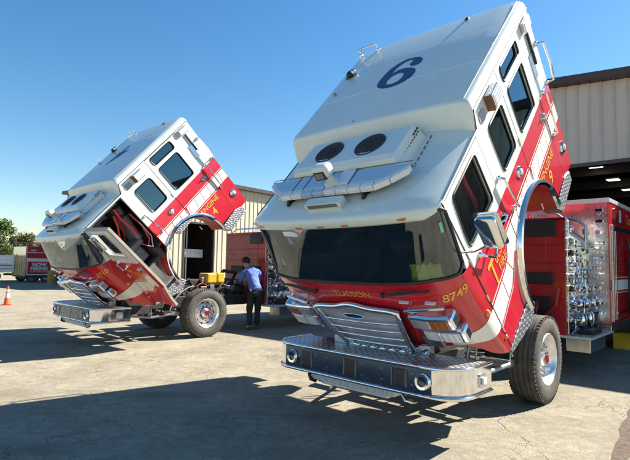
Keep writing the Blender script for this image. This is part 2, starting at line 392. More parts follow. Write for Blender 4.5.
# right-hand garage: its front wall lies across truck A's rear. local x = truck left (+y), local y = backwards
o = Aw(-7.9, 0); bay = empty('garage_building', o, TA[2] + PI/2)   # local +x -> truck left; local -y -> towards camera
bay.rotation_euler.z = TA[2] + PI/2
tag(bay, 'grey metal sided garage on the right with brown roof edge and open dark bay', 'building')
HD = 4.53; X0, X1 = -5.2, 9.0; D0, D1 = -1.6, 5.4
top = lambda x: 6.86 - 0.085*(x + 1.0)
b = MB(); siding(b, X0, D0, 0, HD); siding(b, D1, X1, 0, HD)
# upper band with sloping top
x = X0; 
while x < X1 - 1e-6:
    w = min(0.30, X1-x); t0, t1 = top(x), top(x+w)
    pr = [(x, 0), (x+w*.88, 0), (x+w*.91, -.03), (x+w*.97, -.03), (x+w, 0)]
    b.add([(px, py, HD) for px, py in pr] + [(px, py, t0+(t1-t0)*k/4) for k, (px, py) in enumerate(pr)], [(i, i+1, i+6, i+5) for i in range(4)])
    x += w
b.box(X0, X0+.1, .01, 22, 0, top(X0)-.05); b.box(X1-.1, X1, .01, 22, 0, top(X1)-.05); b.box(X0, X1, 22, 22.1, 0, 6)
b.build('wall', 'wallgrey', bay)
b = MB(); b.add([(X0-.2, -.35, top(X0)+.02), (X1+.2, -.35, top(X1)+.02), (X1+.2, -.35, top(X1)+.20), (X0-.2, -.35, top(X0)+.20),
                 (X0-.2, 23, top(X0)+.02), (X1+.2, 23, top(X1)+.02), (X1+.2, 23, top(X1)+.20), (X0-.2, 23, top(X0)+.20)],
                [(0, 1, 2, 3), (4, 7, 6, 5), (0, 3, 7, 4), (1, 5, 6, 2), (3, 2, 6, 7), (0, 4, 5, 1)]); b.build('roof', 'trim', bay)
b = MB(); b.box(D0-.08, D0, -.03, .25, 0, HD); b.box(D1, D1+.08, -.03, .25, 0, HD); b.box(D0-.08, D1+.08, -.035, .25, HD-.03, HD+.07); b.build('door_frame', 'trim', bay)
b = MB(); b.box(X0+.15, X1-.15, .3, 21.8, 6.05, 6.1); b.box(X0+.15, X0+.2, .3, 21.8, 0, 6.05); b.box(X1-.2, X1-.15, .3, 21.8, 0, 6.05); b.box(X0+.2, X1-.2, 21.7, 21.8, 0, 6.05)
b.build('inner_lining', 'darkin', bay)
M['truss'] = surf('roof_steel', (0.10, 0.085, 0.08), 0.6)
for k in range(5):
    b = MB(); y = 2.5 + 3.6*k; b.box(X0+.3, X1-.3, y, y+.16, 5.30, 5.62); b.box(X0+.3, X1-.3, y-.08, y+.24, 5.62, 5.66); b.build('roof_beam', 'truss', bay)
def emit(name, col, s):
    m, nt, p = newmat(name); p.inputs['Emission Color'].default_value = (*col, 1); p.inputs['Emission Strength'].default_value = s; p.inputs['Base Color'].default_value = (*col, 1); return m
M['lamp'] = emit('lit_lamp_panel', (1.0, 0.96, 0.85), 0.9)
for (lx, ly) in ((-1.25, 5.5), (-1.34, 8.9), (-1.39, 12.2), (3.5, 5.5), (3.5, 8.9), (3.5, 12.2)):
    f = MB(); f.box(lx-.26, lx+.26, ly-.26, ly+.26, 5.52, 5.60); fo = f.build('ceiling_light', 'greyp', bay)
    l = MB(); l.box(lx-.22, lx+.22, ly-.22, ly+.22, 5.50, 5.516); l.build('lamp_panel', 'lamp', fo)

# left building (cream), its lit wall recedes to the right
az = R(38.5); dv = Vector((math.sin(az), math.cos(az), 0)); o = Vector((-7.7, 32, 0))
lb = empty('cream_workshop', o, math.atan2(dv.y, dv.x))
tag(lb, 'sunlit cream metal sided building with a dark open doorway, behind the left fire engine', 'building')
b = MB(); EA = 7.0
D = (-1.1, 1.25); DH = 4.25
siding(b, -2.3, D[0], 0, EA, 0.42, 0, .04); siding(b, D[1], 16, 0, EA, 0.42, 0, .04); siding(b, D[0], D[1], DH, EA, 0.42, 0, .04)
b.box(-2.3, -2.22, .02, 14, 0, EA-.02); b.box(15.92, 16, .02, 14, 0, EA-.02); b.build('wall', 'wallcream', lb)
b = MB(); b.box(-2.6, 16.3, -.4, 14.3, EA, EA+.26); b.build('roof', 'trim', lb)
b = MB(); b.box(D[0]-.1, D[0], -.06, .1, 0, DH); b.box(D[1], D[1]+.1, -.06, .1, 0, DH); b.box(D[0]-.1, D[1]+.1, -.065, .1, DH, DH+.12); b.build('door_frame', 'trim', lb)
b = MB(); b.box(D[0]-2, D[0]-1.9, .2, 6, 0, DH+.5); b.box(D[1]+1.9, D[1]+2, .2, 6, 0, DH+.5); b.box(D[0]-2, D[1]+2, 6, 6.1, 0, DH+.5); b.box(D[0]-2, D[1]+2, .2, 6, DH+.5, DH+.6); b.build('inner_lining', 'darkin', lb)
b = MB()
b.box(-.95, 1.1, .9, 1.2, 2.05, 2.6); b.box(-.05, .02, 1.2, 1.25, 0, DH+.4)
for k in range(6): b.box(-.95+.35*k, -.93+.35*k, .87, .9, 2.05, 2.6)
b.box(-.95, 1.1, .85, .899, 2.3, 2.34)
b.build('storage_rack', 'whitetr', lb)

# ------------------------------------------------------------------ trees
def leafmat(name, a, b_):
    m, nt, p = newmat(name); v = coords(nt); oi = nt.nodes.new('ShaderNodeNewGeometry')
    n = noise(nt, v, 0.9, 3)
    nt.links.new(mixc(nt, ramp(nt, oi.outputs['Random Per Island'], [(0, (0, 0, 0)), (1, (1, 1, 1))]), ramp(nt, n, [(.35, a), (.65, b_)]), tuple((x+y)*.6 for x, y in zip(a, b_))), p.inputs['Base Color'])
    p.inputs['Roughness'].default_value = 0.6; return m
M['leaf'] = leafmat('green_foliage', (0.045, 0.080, 0.018), (0.085, 0.130, 0.030))
M['leaf2'] = leafmat('olive_foliage', (0.075, 0.085, 0.028), (0.12, 0.125, 0.045))
def tree(px, depth, H, rad, label, mat, seed, n=11000):
    rnd = random.Random(seed); x = (px-315)/FPX*depth
    root = empty('tree', (x, depth, 0)); tag(root, label, 'tree', 'trees behind the parked trailers')
    t = MB(); t.tube([(0, 0, -.1), (.05, 0, H*.2), (-.05, .05, H*.45), (.1, 0, H*.8)], [rad*.10, rad*.075, rad*.05, rad*.015], 9)
    cl = []
    for k in range(15):
        a = rnd.random()*2*PI; rr = rad*(.25+.6*rnd.random()); zz = H*(.36+.56*rnd.random()); rr *= 1.15-abs(zz/H-.55)*1.1
        c = Vector((math.cos(a)*rr, math.sin(a)*rr, zz)); cl.append((c, rad*(.22+.26*rnd.random())))
        t.tube([(0, 0, zz*.55), tuple(c*.55 + Vector((0, 0, zz*.3))), tuple(c)], [rad*.03, rad*.02, rad*.006], 6)
    t.build('trunk', 'bark', root)
    b = MB(); sz = .07+rad*.018
    for _ in range(n):
        c, r = rnd.choice(cl); d = Vector((rnd.gauss(0, 1), rnd.gauss(0, 1), rnd.gauss(0, .8))).normalized()*r*(rnd.random()**.55)*(.7+.6*rnd.random())
        p = c+d; u = Vector((rnd.gauss(0, 1), rnd.gauss(0, 1), rnd.gauss(0, 1))).normalized(); w = u.orthogonal().normalized(); q = u.cross(w)
        s_ = sz*(.6+.8*rnd.random())
        b.add([p-w*s_, p-q*s_*.6, p+w*s_, p+q*s_*.6], [(0, 1, 2, 3)])
    b.build('crown', mat, root, recalc=False)
tree(-6, 62, 6.9, 2.6, 'leftmost leafy green tree at the edge of the photo, tallest of the row', 'leaf', 1)
tree(25, 66, 5.9, 1.9, 'small olive green tree rising just above the red NOW HIRING trailer', 'leaf2', 2)
tree(50, 70, 4.9, 2.0, 'lowest olive tree, showing between the left engine brow and the red trailer', 'leaf2', 3)

wood = MB(); rw = random.Random(9)
for _ in range(26000):
    x = rw.uniform(-210, 150); hgt = 4.6 + 1.6*math.sin(x*.21) + 1.0*math.sin(x*.53+1); y = 118 + 10*math.sin(x*.05) + rw.uniform(-3, 3); z = hgt*rw.random()**.75
    s_ = rw.uniform(.16, .34); a_ = rw.random()*6.3; c_, d_ = math.cos(a_)*s_, math.sin(a_)*s_; t_ = rw.uniform(-.5, .5)*s_
    wood.v += [(x-c_, y-d_, z-t_), (x+d_*.5, y-c_*.5, z+s_), (x+c_, y+d_, z+t_), (x-d_*.5, y+c_*.5, z-s_)]; n4 = len(wood.v)-4; wood.f.append((n4, n4+1, n4+2, n4+3))
tag(wood.build('distant_wood', 'leaf2', recalc=False), 'far off low line of olive green trees along the horizon', 'wood', kind='stuff')

# ------------------------------------------------------------------ fire engine
PIV = Vector((1.4, 0, 0.8)); HW = 1.22
TM = Matrix.Translation(PIV) @ Matrix.Rotation(TILT, 4, 'Y') @ Matrix.Translation(-PIV)
def plan(th, xc, xs, p=3.2, hw=HW):
    s, c = math.sin(th), max(0.0, math.cos(th))
    return xs + (xc-xs)*c**(2/p), hw*math.copysign(abs(s)**(2/p), s)
def lerp(a, b, t): return a + (b-a)*t
def interp(x, tab):
    for (a, va), (b_, vb) in zip(tab, tab[1:]):
        if x <= b_: return va + (vb-va)*max(0, (x-a))/(b_-a)
    return tab[-1][1]
XC = [(.70, 1.60), (1.0, 1.69), (1.3, 1.75), (1.9, 1.775), (2.25, 1.75)]
XS = [(.70, 1.31), (1.3, 1.33), (2.0, 1.38), (2.2, 1.40)]
def ZB(th):
    a = abs(math.degrees(th)); return interp(a, [(0, 1.27), (44, 1.27), (54, 1.16), (63, 1.00), (72, .90), (82, .82), (90, .79)])
def ZT(th):
    a = abs(math.degrees(th)); return interp(a, [(0, 2.25), (50, 2.24), (75, 2.19), (90, 2.125)])
def F(th, z, off=0.0):
    if abs(th) > PI/2:       # flat side strip that closes onto the door seam
        k = (abs(th)-PI/2)/R(10); x0 = interp(z, XS); return Vector((lerp(x0, 1.306, k), math.copysign(HW+off, th), z))
    x, y = plan(th, interp(z, XC), interp(z, XS))
    e = 0.01; x2, y2 = plan(min(PI/2, th+e), interp(z, XC), interp(z, XS)); x1, y1 = plan(max(-PI/2, th-e), interp(z, XC), interp(z, XS))
    n = Vector((y2-y1, -(x2-x1), 0)); n = n.normalized() if n.length > 1e-9 else Vector((1, 0, 0))
    if n.x < 0 and abs(th) < R(80): n = -n
    return Vector((x, y, z)) + n*off
def th_of_y(y, p=3.2): return math.asin(max(-1, min(1, math.copysign(abs(y/HW)**(p/2), y))))
ARC = (-.22, .72)
def arc(a0, a1, r=.80, n=14, c=ARC): return [(c[0] + r*math.cos(R(lerp(a0, a1, k/n))), c[1] + r*math.sin(R(lerp(a0, a1, k/n)))) for k in range(n+1)]
def ax(x, r=.80): return ARC[1] + math.sqrt(max(0, r*r-(x-ARC[0])**2))
def ang(x, r=.80): return math.degrees(math.acos((x-ARC[0])/r))
W_REAR = rpoly([(-.735, 2.115), (-.735, 2.71), (-1.365, 2.71), (-1.365, 2.095)], .07)
W_TOP = rpoly([(-.72, 2.81), (-.72, 2.99), (-1.385, 2.985), (-1.385, 2.80)], .06)
W_MID = rpoly([(.01, 2.14), (.01, 2.73), (-.465, 2.725), (-.465, 2.135)], .08)
W_FR = rpoly([(.475, 2.16), (.475, 2.765), (1.125, 2.77), (1.20, 2.35), (1.20, 2.20)], .06)

def fire_engine(T, label, unit, number, door_open, roofdigit):
    root = empty('fire_engine', (T[0], T[1], 0), T[2]); tag(root, label, 'fire engine', 'fire engines with their cabs tilted forward')
    def fix(b, name, mat, **k): return b.build(name, mat, root, **k)
    def cab(b, name, mat, **k):
        o_ = b.build(name, mat, root, **k); o_.matrix_basis = TM; return o_
    sides = (1, -1)
    # ---- wheels
    def wheel(x, y, s, steer=0, dual=False, rr=0.55):
        # s=+1 faces truck left
        hub = MB(); hub.cyl((0, -.16*s, 0), (0, -.02*s, 0), .19, 24); o_ = hub.build('wheel', 'steel', root, smooth=40)
        o_.location = (x, y, rr); o_.rotation_euler = (0, 0, steer)
        ty = MB(); w = .17
        prof = [(rr*.565, -w*.85), (rr*.64, -w*1.0), (rr*.80, -w*1.04), (rr*.93, -w*.98), (rr*.985, -w*.86)]
        for gx in (-.55, -.2, .2, .55): prof += [(rr*1.0, w*(gx-.06)), (rr*.972, w*(gx-.05)), (rr*.972, w*(gx+.05)), (rr*1.0, w*(gx+.06))]
        prof += [(rr*.985, w*.86), (rr*.93, w*.98), (rr*.80, w*1.04), (rr*.64, w*1.0), (rr*.565, w*.85)]
        ty.lathe([(r, t) for r, t in prof], (0, 0, 0), 'Y', 72)
        for k in range(60):
            a = 2*PI*k/60
            for q in (1, -1):
                m_ = Matrix.Rotation(a + (.05 if q > 0 else 0), 3, 'Y'); vs = [m_ @ Vector(p) for p in ((rr*.955, q*w*.80, -.015), (rr*1.006, q*w*.80, -.013), (rr*1.006, q*w*.80, .013), (rr*.955, q*w*.80, .015), (rr*.95, q*w*.99, -.015), (rr*.995, q*w*.97, -.011), (rr*.995, q*w*.97, .011), (rr*.95, q*w*.99, .015))]
                ty.add(vs, [(0, 1, 2, 3), (4, 7, 6, 5), (0, 4, 5, 1), (1, 5, 6, 2), (2, 6, 7, 3)])
        ty.build('tyre', 'rubber', o_, smooth=35)
        ri = MB(); q = s
        dish = -.035 if not dual else -.14
        prof = [(rr*.60, .155*q), (rr*.585, .165*q), (rr*.55, .150*q), (rr*.525, .10*q), (rr*.50, (.06+dish*.2)*q), (rr*.44, (.075+dish)*q), (rr*.36, (.095+dish)*q), (rr*.30, (.10+dish)*q), (rr*.24, (.10+dish)*q)]
        ri.lathe(prof, (0, 0, 0), 'Y', 60)
        ri.lathe([(rr*.60, .155*q), (rr*.56, -.14*q), (rr*.48, -.1*q), (rr*.48, .02*q)], (0, 0, 0), 'Y', 40)
        rim = ri.build('rim', 'rimalu', o_, smooth=50)
        hh = MB()
        for k in range(10):
            a = 2*PI*k/10; c = Vector((math.cos(a)*rr*.455, 0, math.sin(a)*rr*.455)); yv = (.077+dish)*q
            hh.cyl(c + Vector((0, yv-.012*q, 0)), c + Vector((0, yv+.006*q, 0)), 0.030, 14)
        hh.each('hand_hole', 'black', o_)
        lu = MB()
        for k in range(10):
            a = 2*PI*(k+.5)/10; c = Vector((math.cos(a)*rr*.315, 0, math.sin(a)*rr*.315)); yv = (.10+dish)*q
            lu.cyl(c + Vector((0, yv-.01*q, 0)), c + Vector((0, yv+.042*q, 0)), .0165, 6)
        lu.each('lug_nut', 'chrome', o_)
        cp = MB(); yv = (.10+dish)
        cp.lathe([(rr*.22, (yv-.01)*q), (rr*.215, (yv+.02)*q), (rr*.17, (yv+.03)*q), (rr*.16, (yv+.055)*q), (rr*.13, (yv+.065)*q), (.0001, (yv+.067)*q)], (0, 0, 0), 'Y', 30)
        cp.build('hub_cap', 'alu', o_, smooth=35)
        rc = MB(); rc.lathe([(rr*.105, (yv+.066)*q), (rr*.10, (yv+.082)*q), (.0001, (yv+.086)*q)], (0, 0, 0), 'Y', 24); rc.build('hub_cap', 'redlens', o_, smooth=30)
        return o_
    wheel(0, 1.02, 1); wheel(0, -1.02, -1)
    wheel(-6.45, .98, 1, dual=True); wheel(-6.45, -.98, -1, dual=True)
    # ---- chassis
    b = MB()
    for s in sides: b.box(-7.2, 1.72, s*.40, s*.48, .64, .90); b.box(1.1, 2.0, s*.50, s*.58, .55, .74)
    for x in (-3, -1.4, .9, 1.7): b.box(x-.06, x+.06, -.40, .40, .68, .86)
    fix(b, 'chassis_frame', 'frame', bevel=.01)
    b = MB(); b.cyl((0, -.86, .52), (0, .86, .52), .075, 12); b.box(-.16, .16, -.62, -.34, .40, .60); b.box(-.16, .16, .34, .62, .40, .60)
    for s in sides: b.cyl((.30, s*.8, .5), (.30, s*-.1, .5), .03, 8); b.tube([(-.9, s*.44, .60), (-.45, s*.44, .50), (0, s*.44, .46), (.45, s*.44, .50), (.9, s*.44, .60)], .035, 8)
    fix(b, 'front_axle', 'frame')
    b = MB(); b.cyl((-6.45, -.8, .55), (-6.45, .8, .55), .13, 12); b.blob((-6.45, 0, .55), .26); fix(b, 'rear_axle', 'frame', smooth=40)
    for s in sides:         # quarter fenders ahead of the front tyres, with a bright edge
        MG = lambda a: (.16 + .74*math.cos(R(a)), .46 + .72*math.sin(R(a)))
        b = MB(); b.grid(lambda u, v: (MG(lerp(14, 80, u/14))[0], s*(.72 + .30*v), MG(lerp(14, 80, u/14))[1]), 15, 2)
        q_ = fix(b, 'mud_guard', 'black', smooth=40, thick=.012)
        b = MB(); b.tube([(MG(a_)[0], s*1.025, MG(a_)[1]) for a_ in range(14, 81, 6)], .011, 8); b.build('guard_edge', 'greyp', q_)
        b = MB(); b.cyl((.72, s*.46, .62), (.72, s*1.0, .66), .02, 8); b.box(.62, .80, s*.62, s*.98, .52, .60); fix(b, 'fender_bracket', 'steel')
        b = MB(); b.tube([(1.75, s*.62, .55), (1.2, s*.86, .50), (.78, s*.98, .56)], .028, 10); b.cyl((1.35, s*.70, .5), (1.28, s*.72, .9), .014, 8); b.cyl((1.15, s*.74, .5), (1.2, s*.76, .9), .014, 8); fix(b, 'lift_strut', 'steel')
    # engine under the cab
    b = MB(); b.box(-1.75, .05, -.36, .36, .62, 1.12); b.box(-1.6, -.1, -.24, .30, 1.12, 1.28); b.cyl((-1.2, -.40, 1.05), (-.4, -.40, 1.05), .11, 14); b.box(.05, .30, -.42, .42, .55, 1.18)
    for k in range(6): b.box(-1.5+.24*k, -1.38+.24*k, .36, .42, .8, 1.05)
    b.cyl((-.1, .33, 1.0), (-.1, .45, 1.0), .13, 18); b.tube([(-.1, .4, 1.1), (.1, .5, 1.3), (.3, .48, 1.2), (.35, .46, .95)], .035, 8); b.tube([(-1.7, -.3, 1.1), (-1.6, .1, 1.45), (-1.2, .1, 1.5), (-1.1, 0, 1.3)], .05, 8)
    en = fix(b, 'engine', 'frame', bevel=.02)
    b = MB(); b.box(-.98, -.76, .10, .46, 1.20, 1.45); b.box(-.74, -.46, .08, .46, 1.19, 1.44); b.box(-.98, -.46, .12, .40, 1.14, 1.20); b.build('valve_cover', 'yellow', en, bevel=.04)
    rh_ = random.Random(21)
    b = MB()
    for k in range(34):
        x = lerp(-1.9, .9, rh_.random()); y = lerp(-.42, .50, rh_.random()); z = lerp(.85, 1.25, rh_.random()); L_ = .2+.5*rh_.random()
        b.tube([(x, y, z), (x+L_*.3, y+.1*(rh_.random()-.5), z+.16*rh_.random()), (x+L_*.7, y+.2*(rh_.random()-.5), z+.10*rh_.random()), (x+L_, y+.1*(rh_.random()-.5), z-.25*rh_.random())], rh_.choice((.012, .018, .028)), 7)
    for k, o_ in enumerate(b.each('engine_hose', 'black', en, smooth=50)): 
        if k % 4 == 0: o_.data.materials[0] = M['steel']
        elif k % 9 == 1: o_.data.materials[0] = M['reddark']
    b = MB()
    for k in range(26):
        x = lerp(-1.85, .7, rh_.random()); y = .36+.10*rh_.random(); z = lerp(.68, 1.22, rh_.random()); b.box(x, x+.04+.14*rh_.random(), y-.03, y+.02+.06*rh_.random(), z, z+.03+.12*rh_.random())
    for k, o_ in enumerate(b.each('engine_fitting', 'steel', en, bevel=.006)): 
        if k % 2: o_.data.materials[0] = M['frame']
    # ---- bumper
    xb, zt, zb = 2.58, .765, .50
    def _bz(p0, p1, p2, n=8): return [tuple((Vector(p0)*(1-k/n)**2 + Vector(p1)*2*(k/n)*(1-k/n) + Vector(p2)*(k/n)**2)) for k in range(n+1)]
    half = _bz((2.22, 1.22), (2.50, 1.215), (2.575, .96)) ; half = half[::-1]          # from front to side
    pl = [(1.86, -1.22)] + [(x, -y) for x, y in half[::-1]] + [(xb+.008, -.4), (xb+.012, 0), (xb+.008, .4)] + half + [(1.86, 1.22)]
    n_ = len(pl); b = MB()
    def wall(z0, z1, off, lo=-9, hi=9):
        cx = 1.6; vs = []; q = []
        for i, (x, y) in enumerate(pl):
            if not (lo <= y <= hi): continue
            a = Vector(pl[min(i+1, n_-1)]) - Vector(pl[max(i-1, 0)]); nn = Vector((a.y, -a.x)); nn = nn.normalized() if nn.length > 1e-6 else Vector((1, 0)); q.append((x + nn.x*off, y + nn.y*off))
        m_ = len(q); return [(x, y, z0) for x, y in q] + [(x, y, z1) for x, y in q], [(i, i+1, m_+i+1, m_+i) for i in range(m_-1)]
    n_ = len(pl); b.add(*wall(zb, zt, 0)); bo = fix(b, 'bumper', 'chrome', smooth=30, recalc=False)
    b = MB(); b.plate([(x, y) for x, y in pl], y0=zb+.01, y1=zb+.03, axis='Z'); b.build('bumper_floor', 'black', bo)
    b = MB(); b.plate([(x, y) for x, y in pl], y0=zt-.012, y1=zt, axis='Z'); b.build('deck', 'tread', bo)
    for z in (zb, zt):
        b = MB(); v_, f_ = wall(z, z, .004); m_ = len(v_)//2; b.tube(v_[:m_], .018, 10); b.build('bumper_rail', 'chrome', bo, smooth=40)
    M.setdefault('bluech', surf('blue_tinted_chrome', (0.085, 0.125, 0.185), 0.16, 0.85, var=.15))
    b = MB(); b.add(*wall(zb+.02, zt-.02, .004, -1.0, 1.0)); b.build('face_panel', 'bluech', bo, recalc=False)
    for y in (-.83, .88):
        b = MB(); b.lathe([(.0001, .0), (.045, .006), (.047, .03), (.07, .034), (.08, .02), (.083, 0)], (xb+.006, y, .635), 'X', 30); s1 = b.build('siren_speaker', 'chrome', bo, smooth=30)
        b = MB(); b.lathe([(.0001, .008), (.043, .012)], (xb+.006, y, .635), 'X', 24); b.build('speaker_throat', 'bluech', s1)
    M.setdefault('darkred', surf('dark_lamp_lens', (0.040, 0.028, 0.034), 0.25, coat=.6))
    for y in (-.61, .02, .62):
        b = MB(); b.box(xb+.004, xb+.022, y-.072, y+.072, .555, .715); b.build('warning_light', 'darkred', bo, bevel=.008)
        b = MB()
        for yy in (y-.080, y+.080): b.box(xb+.003, xb+.02, yy-.003, yy+.003, .55, .72)
        b.each('light_bezel', 'steel', bo)
    b = MB()
    for y in (-.46, -.30, .18, .42, .76):
        for z in (.585, .69): b.cyl((xb-.01, y, z), (xb+.022, y, z), .011, 8)
    b.each('face_bolt', 'chrome', bo)
    for s in sides:
        b = MB(); b.plate(rrect(2.02, 2.15, .56, .69, .03), y0=s*1.22, y1=s*1.235); so_ = b.build('side_marker', 'alu', bo, bevel=.004)
        b = MB(); b.box(2.045, 2.125, s*1.235, s*1.26, .59, .66); b.build('marker_lens', 'lens', so_, bevel=.01)
    b = MB(); b.box(2.20, 2.50, -.62, .50, .40, .485); b.box(2.30, 2.46, -.5, .4, .36, .40); b.build('under_plate', 'mesh', bo, bevel=.006)
    for y in (-.66, .60):
        b = MB(); b.tube([(2.2, y, .46), (2.42, y, .46), (2.50, y+.01, .44), (2.52, y+.05, .40), (2.47, y+.08, .375), (2.42, y+.05, .39)], .02, 8); b.build('tow_hook', 'alu' if y > 0 else 'black', bo, smooth=40)
    b = MB()
    for k in range(7): b.tube([(1.9+.02*k, -.2+.13*k, zt+.02), (2.02, -.18+.13*k, zt+.06), (2.12+.02*k, -.22+.13*k, zt+.02)], .014, 6)
    b.box(1.90, 2.02, .30, .62, zt, zt+.10); b.box(1.95, 2.05, -.66, -.36, zt, zt+.09); b.each('latch_bracket', 'alu', bo, bevel=.005)
    b = MB(); b.box(1.80, 1.98, -.95, -.42, .60, .74); b.box(1.85, 2.0, -1.0, -.6, .50, .60); b.build('hose_box', 'steel', bo)

    # ---- cab body
    b = MB()
    for s in sides:
        y0, y1 = s*1.180, s*HW
        b.plate([(-2.04, .66), (-1.612, .66), (-1.612, 3.07), (-2.04, 3.07)], y0=y0, y1=y1)
        b.plate([(-1.612, 3.038), (-.592, 3.038), (-.592, 3.07), (-1.612, 3.07)], y0=y0, y1=y1)
        b.plate(arc(ang(-.592), ang(.305), n=10) + [(.305, 2.87), (.245, 2.87), (.17, 3.07), (-.592, 3.07)], [W_MID], y0=y0, y1=y1)
        b.plate([(.305, 2.838), (1.308, 2.838), (1.27, 2.87), (.305, 2.87)], y0=y0, y1=y1)
        b.plate([(1.308, 2.10), (1.405, 2.125), (1.345, 2.50), (1.312, 2.72), (1.308, 2.838)], y0=y0, y1=y1)
    b.plate([(-1.18, .7), (1.18, .7), (1.18, 3.07), (-1.18, 3.07)], [rrect(-.5, .5, 2.0, 2.7, .06)], y0=-2.04, y1=-2.0, axis='X')
    shell = cab(b, 'cab_shell', 'cab', bevel=.006)
    # raised roof
    pr = [(1.22, 3.05), (1.219, 3.09), (1.205, 3.135), (1.175, 3.163), (1.12, 3.176), (.9, 3.185), (.45, 3.194), (0, 3.197)]
    pr = pr + [(-y, z) for y, z in reversed(pr[:-1])]
    st_ = [(-2.055, .84), (-2.04, .97), (-2.0, 1.0), (-1.0, 1.0), (.12, 1.0), (.155, .985), (.178, .93), (.27, .03)]
    def rf(u, v):
        y, z = pr[u]; x, k = st_[v]; return (x, y*(1 if v < 7 else .998), 2.875 + (z-2.875)*k)
    b = MB(); b.grid(rf, len(pr), len(st_)); rr_ = cab(b, 'raised_roof', 'white', smooth=50)
    b = MB()
    for s in sides: b.tube([(-2.04, s*1.224, 3.048), (.16, s*1.224, 3.048), (.245, s*1.224, 2.877), (1.27, s*1.224, 2.873)], .0055, 6)
    b.each('drip_seam', 'seal', rr_)
    b = MB()
    for s in sides: b.tube([(-2.0, s*1.16, 3.177), (.13, s*1.16, 3.177)], .004, 6)
    for x_ in (-1.42, -.62): b.tube([(x_, y_, interp(abs(y_), [(0, 3.197), (.45, 3.194), (.9, 3.185), (1.12, 3.176)])) for y_ in (-1.1, -.9, -.45, 0, .45, .9, 1.1)], .0025, 5)
    b.each('roof_seam', 'white', rr_)
    # low roof with brow
    NU = 49
    def lr(u, v):
        th = R(lerp(-90, 90, u/(NU-1))); xe, y = plan(th, 1.545, 1.25)
        zc = 2.872 + .085*(1-abs(y/HW)**6)
        tab = [(.20, 0, 1), (.62, 0, 1), (.9, 0, 1), (1, 0, 0)]
        if v < 9:
            t = v/8; x = lerp(.22, xe-.06, t); return (x, y, zc)
        seq = [(-.03, -.008), (-.008, -.03), (.004, -.062), (.006, -.095), (-.004, -.118), (-.035, -.122), (-.09, -.118)]
        dx, dz = seq[v-9]; zz = zc+dz*(1 if abs(y) < 1.1 else lerp(1, .45, (abs(y)-1.1)/.12))
        yy = y*(1 - (.0 if v < 13 else (.02 if v < 15 else .05)))
        return (xe+dx, yy, zz)
    b = MB(); b.grid(lr, NU, 16); lo = cab(b, 'front_roof', 'white', smooth=60)
    for y in (-.95, -.33, -.02, .29, .91):
        xe, _ = plan(th_of_y(y), 1.545, 1.25); b = MB(); b.box(xe-.012, xe+.016, y-.045, y+.045, 2.866, 2.886)
        q = b.build('marker_lamp', 'amber', lo, bevel=.006)
    b = MB(); b.plate(rrect(-.24, .24, 2.985, 3.055, .02), y0=1.30, y1=1.40, axis='X'); b.box(1.28, 1.40, -.22, .22, 2.94, 3.0); lv = b.build('roof_vent', 'white', lo, bevel=.01)
    b = MB(); 
    for k in range(24): b.box(1.395, 1.404, -.195+.0165*k, -.188+.0165*k, 3.0, 3.04)
    b.each('vent_slot', 'black', lv)
    # fascia
    NT, NV = 61, 12
    def fa(u, v):
        th = R(lerp(-100, 100, u/(NT-1))); return F(th, lerp(ZB(th), ZT(th), v/(NV-1)))
    b = MB(); b.grid(fa, NT, NV); fas = cab(b, 'front_fascia', 'red', smooth=60, thick=0)
    def decal(t0, t1, zl, zh, n=26, m=4, off=.004):
        g_ = MB(); g_.grid(lambda u, v: F(R(lerp(t0, t1, u/(n-1))), lerp(zl(u/(n-1)), zh(u/(n-1)), v/(m-1)), off), n, m); return g_
    for s in sides:
        zl = lambda t: max(interp(t, [(0, 1.285), (.35, 1.25), (.6, 1.19), (.8, 1.155), (1, 1.15)]), 0)
        zh = lambda t: interp(t, [(0, 1.40), (.35, 1.43), (1, 1.44)])
        decal(s*36, s*99.5, zl, zh).build('white_stripe', 'stripe', fas, recalc=False)
        b = MB(); b.tube([(1.306, s*1.2215, .80), (1.306, s*1.2215, 2.86)], .005, 6); b.build('door_seam', 'seal', fas)
        c0 = F(R(s*86), 1.50); b = MB(); b.lathe([(.0001, .03*s), (.02, .028*s), (.034, .015*s), (.038, 0)], c0, 'Y', 20); b.build('turn_signal', 'amber', fas, smooth=40)
        c0 = F(R(s*90), .98); b = MB(); b.lathe([(.0001, .02*s), (.016, .018*s), (.026, .008*s), (.028, 0)], c0, 'Y', 16); b.build('clearance_lamp', 'amber', fas, smooth=40)
    # lettering on the fascia
    def on_front(y0, z0): return lambda x, y: F(th_of_y(y0 + x), z0 + y, .006)
    def corner_map(s0, z0, dirx):
        samp = []; L = 0; prev = None
        for k in range(0, 221):
            th = R(20 + 70*k/220); p_ = F(th, 2.0)
            if prev is not None: L += (p_.xy-prev.xy).length
            samp.append((L, th)); prev = p_
        def f(x, y):
            s_ = s0 + x
            for (la, ta), (lb_, tb) in zip(samp, samp[1:]):
                if s_ <= lb_: t = ta + (tb-ta)*(s_-la)/max(1e-9, lb_-la); break
            else: t = R(90)
            return F(t, z0 + y, .006)
        return f
    L90 = None
    text_on('city_lettering', 'TUCSON', on_front(-.20, 2.065), 'gold', fas, size=.115, wide=1.05, bold=.002)
    text_on('unit_number', number, corner_map(.40, 1.96, 1), 'gold', fas, size=.135, wide=1.0, shear=.15, bold=.002)
    # windshield
    def ws(u, v, off=0):
        a = lerp(-89, 89, u/60); th = R(a); t = v/12
        k = max(0, (abs(a)-76)/13); e = k*k
        t2 = lerp(.0 + .13*e, 1.0 - .10*e, t)
        zb_ = ZT(th)+.012; z = lerp(zb_, 2.835, t2)
        x, y = plan(th, lerp(1.745, 1.475, t2), lerp(1.40, 1.275, t2), 3.2, HW-.004)
        return Vector((x, y, z))
    b = MB(); b.grid(lambda u, v: ws(u, v), 61, 13); wsh = cab(b, 'windshield', 'glass', smooth=60, recalc=False)
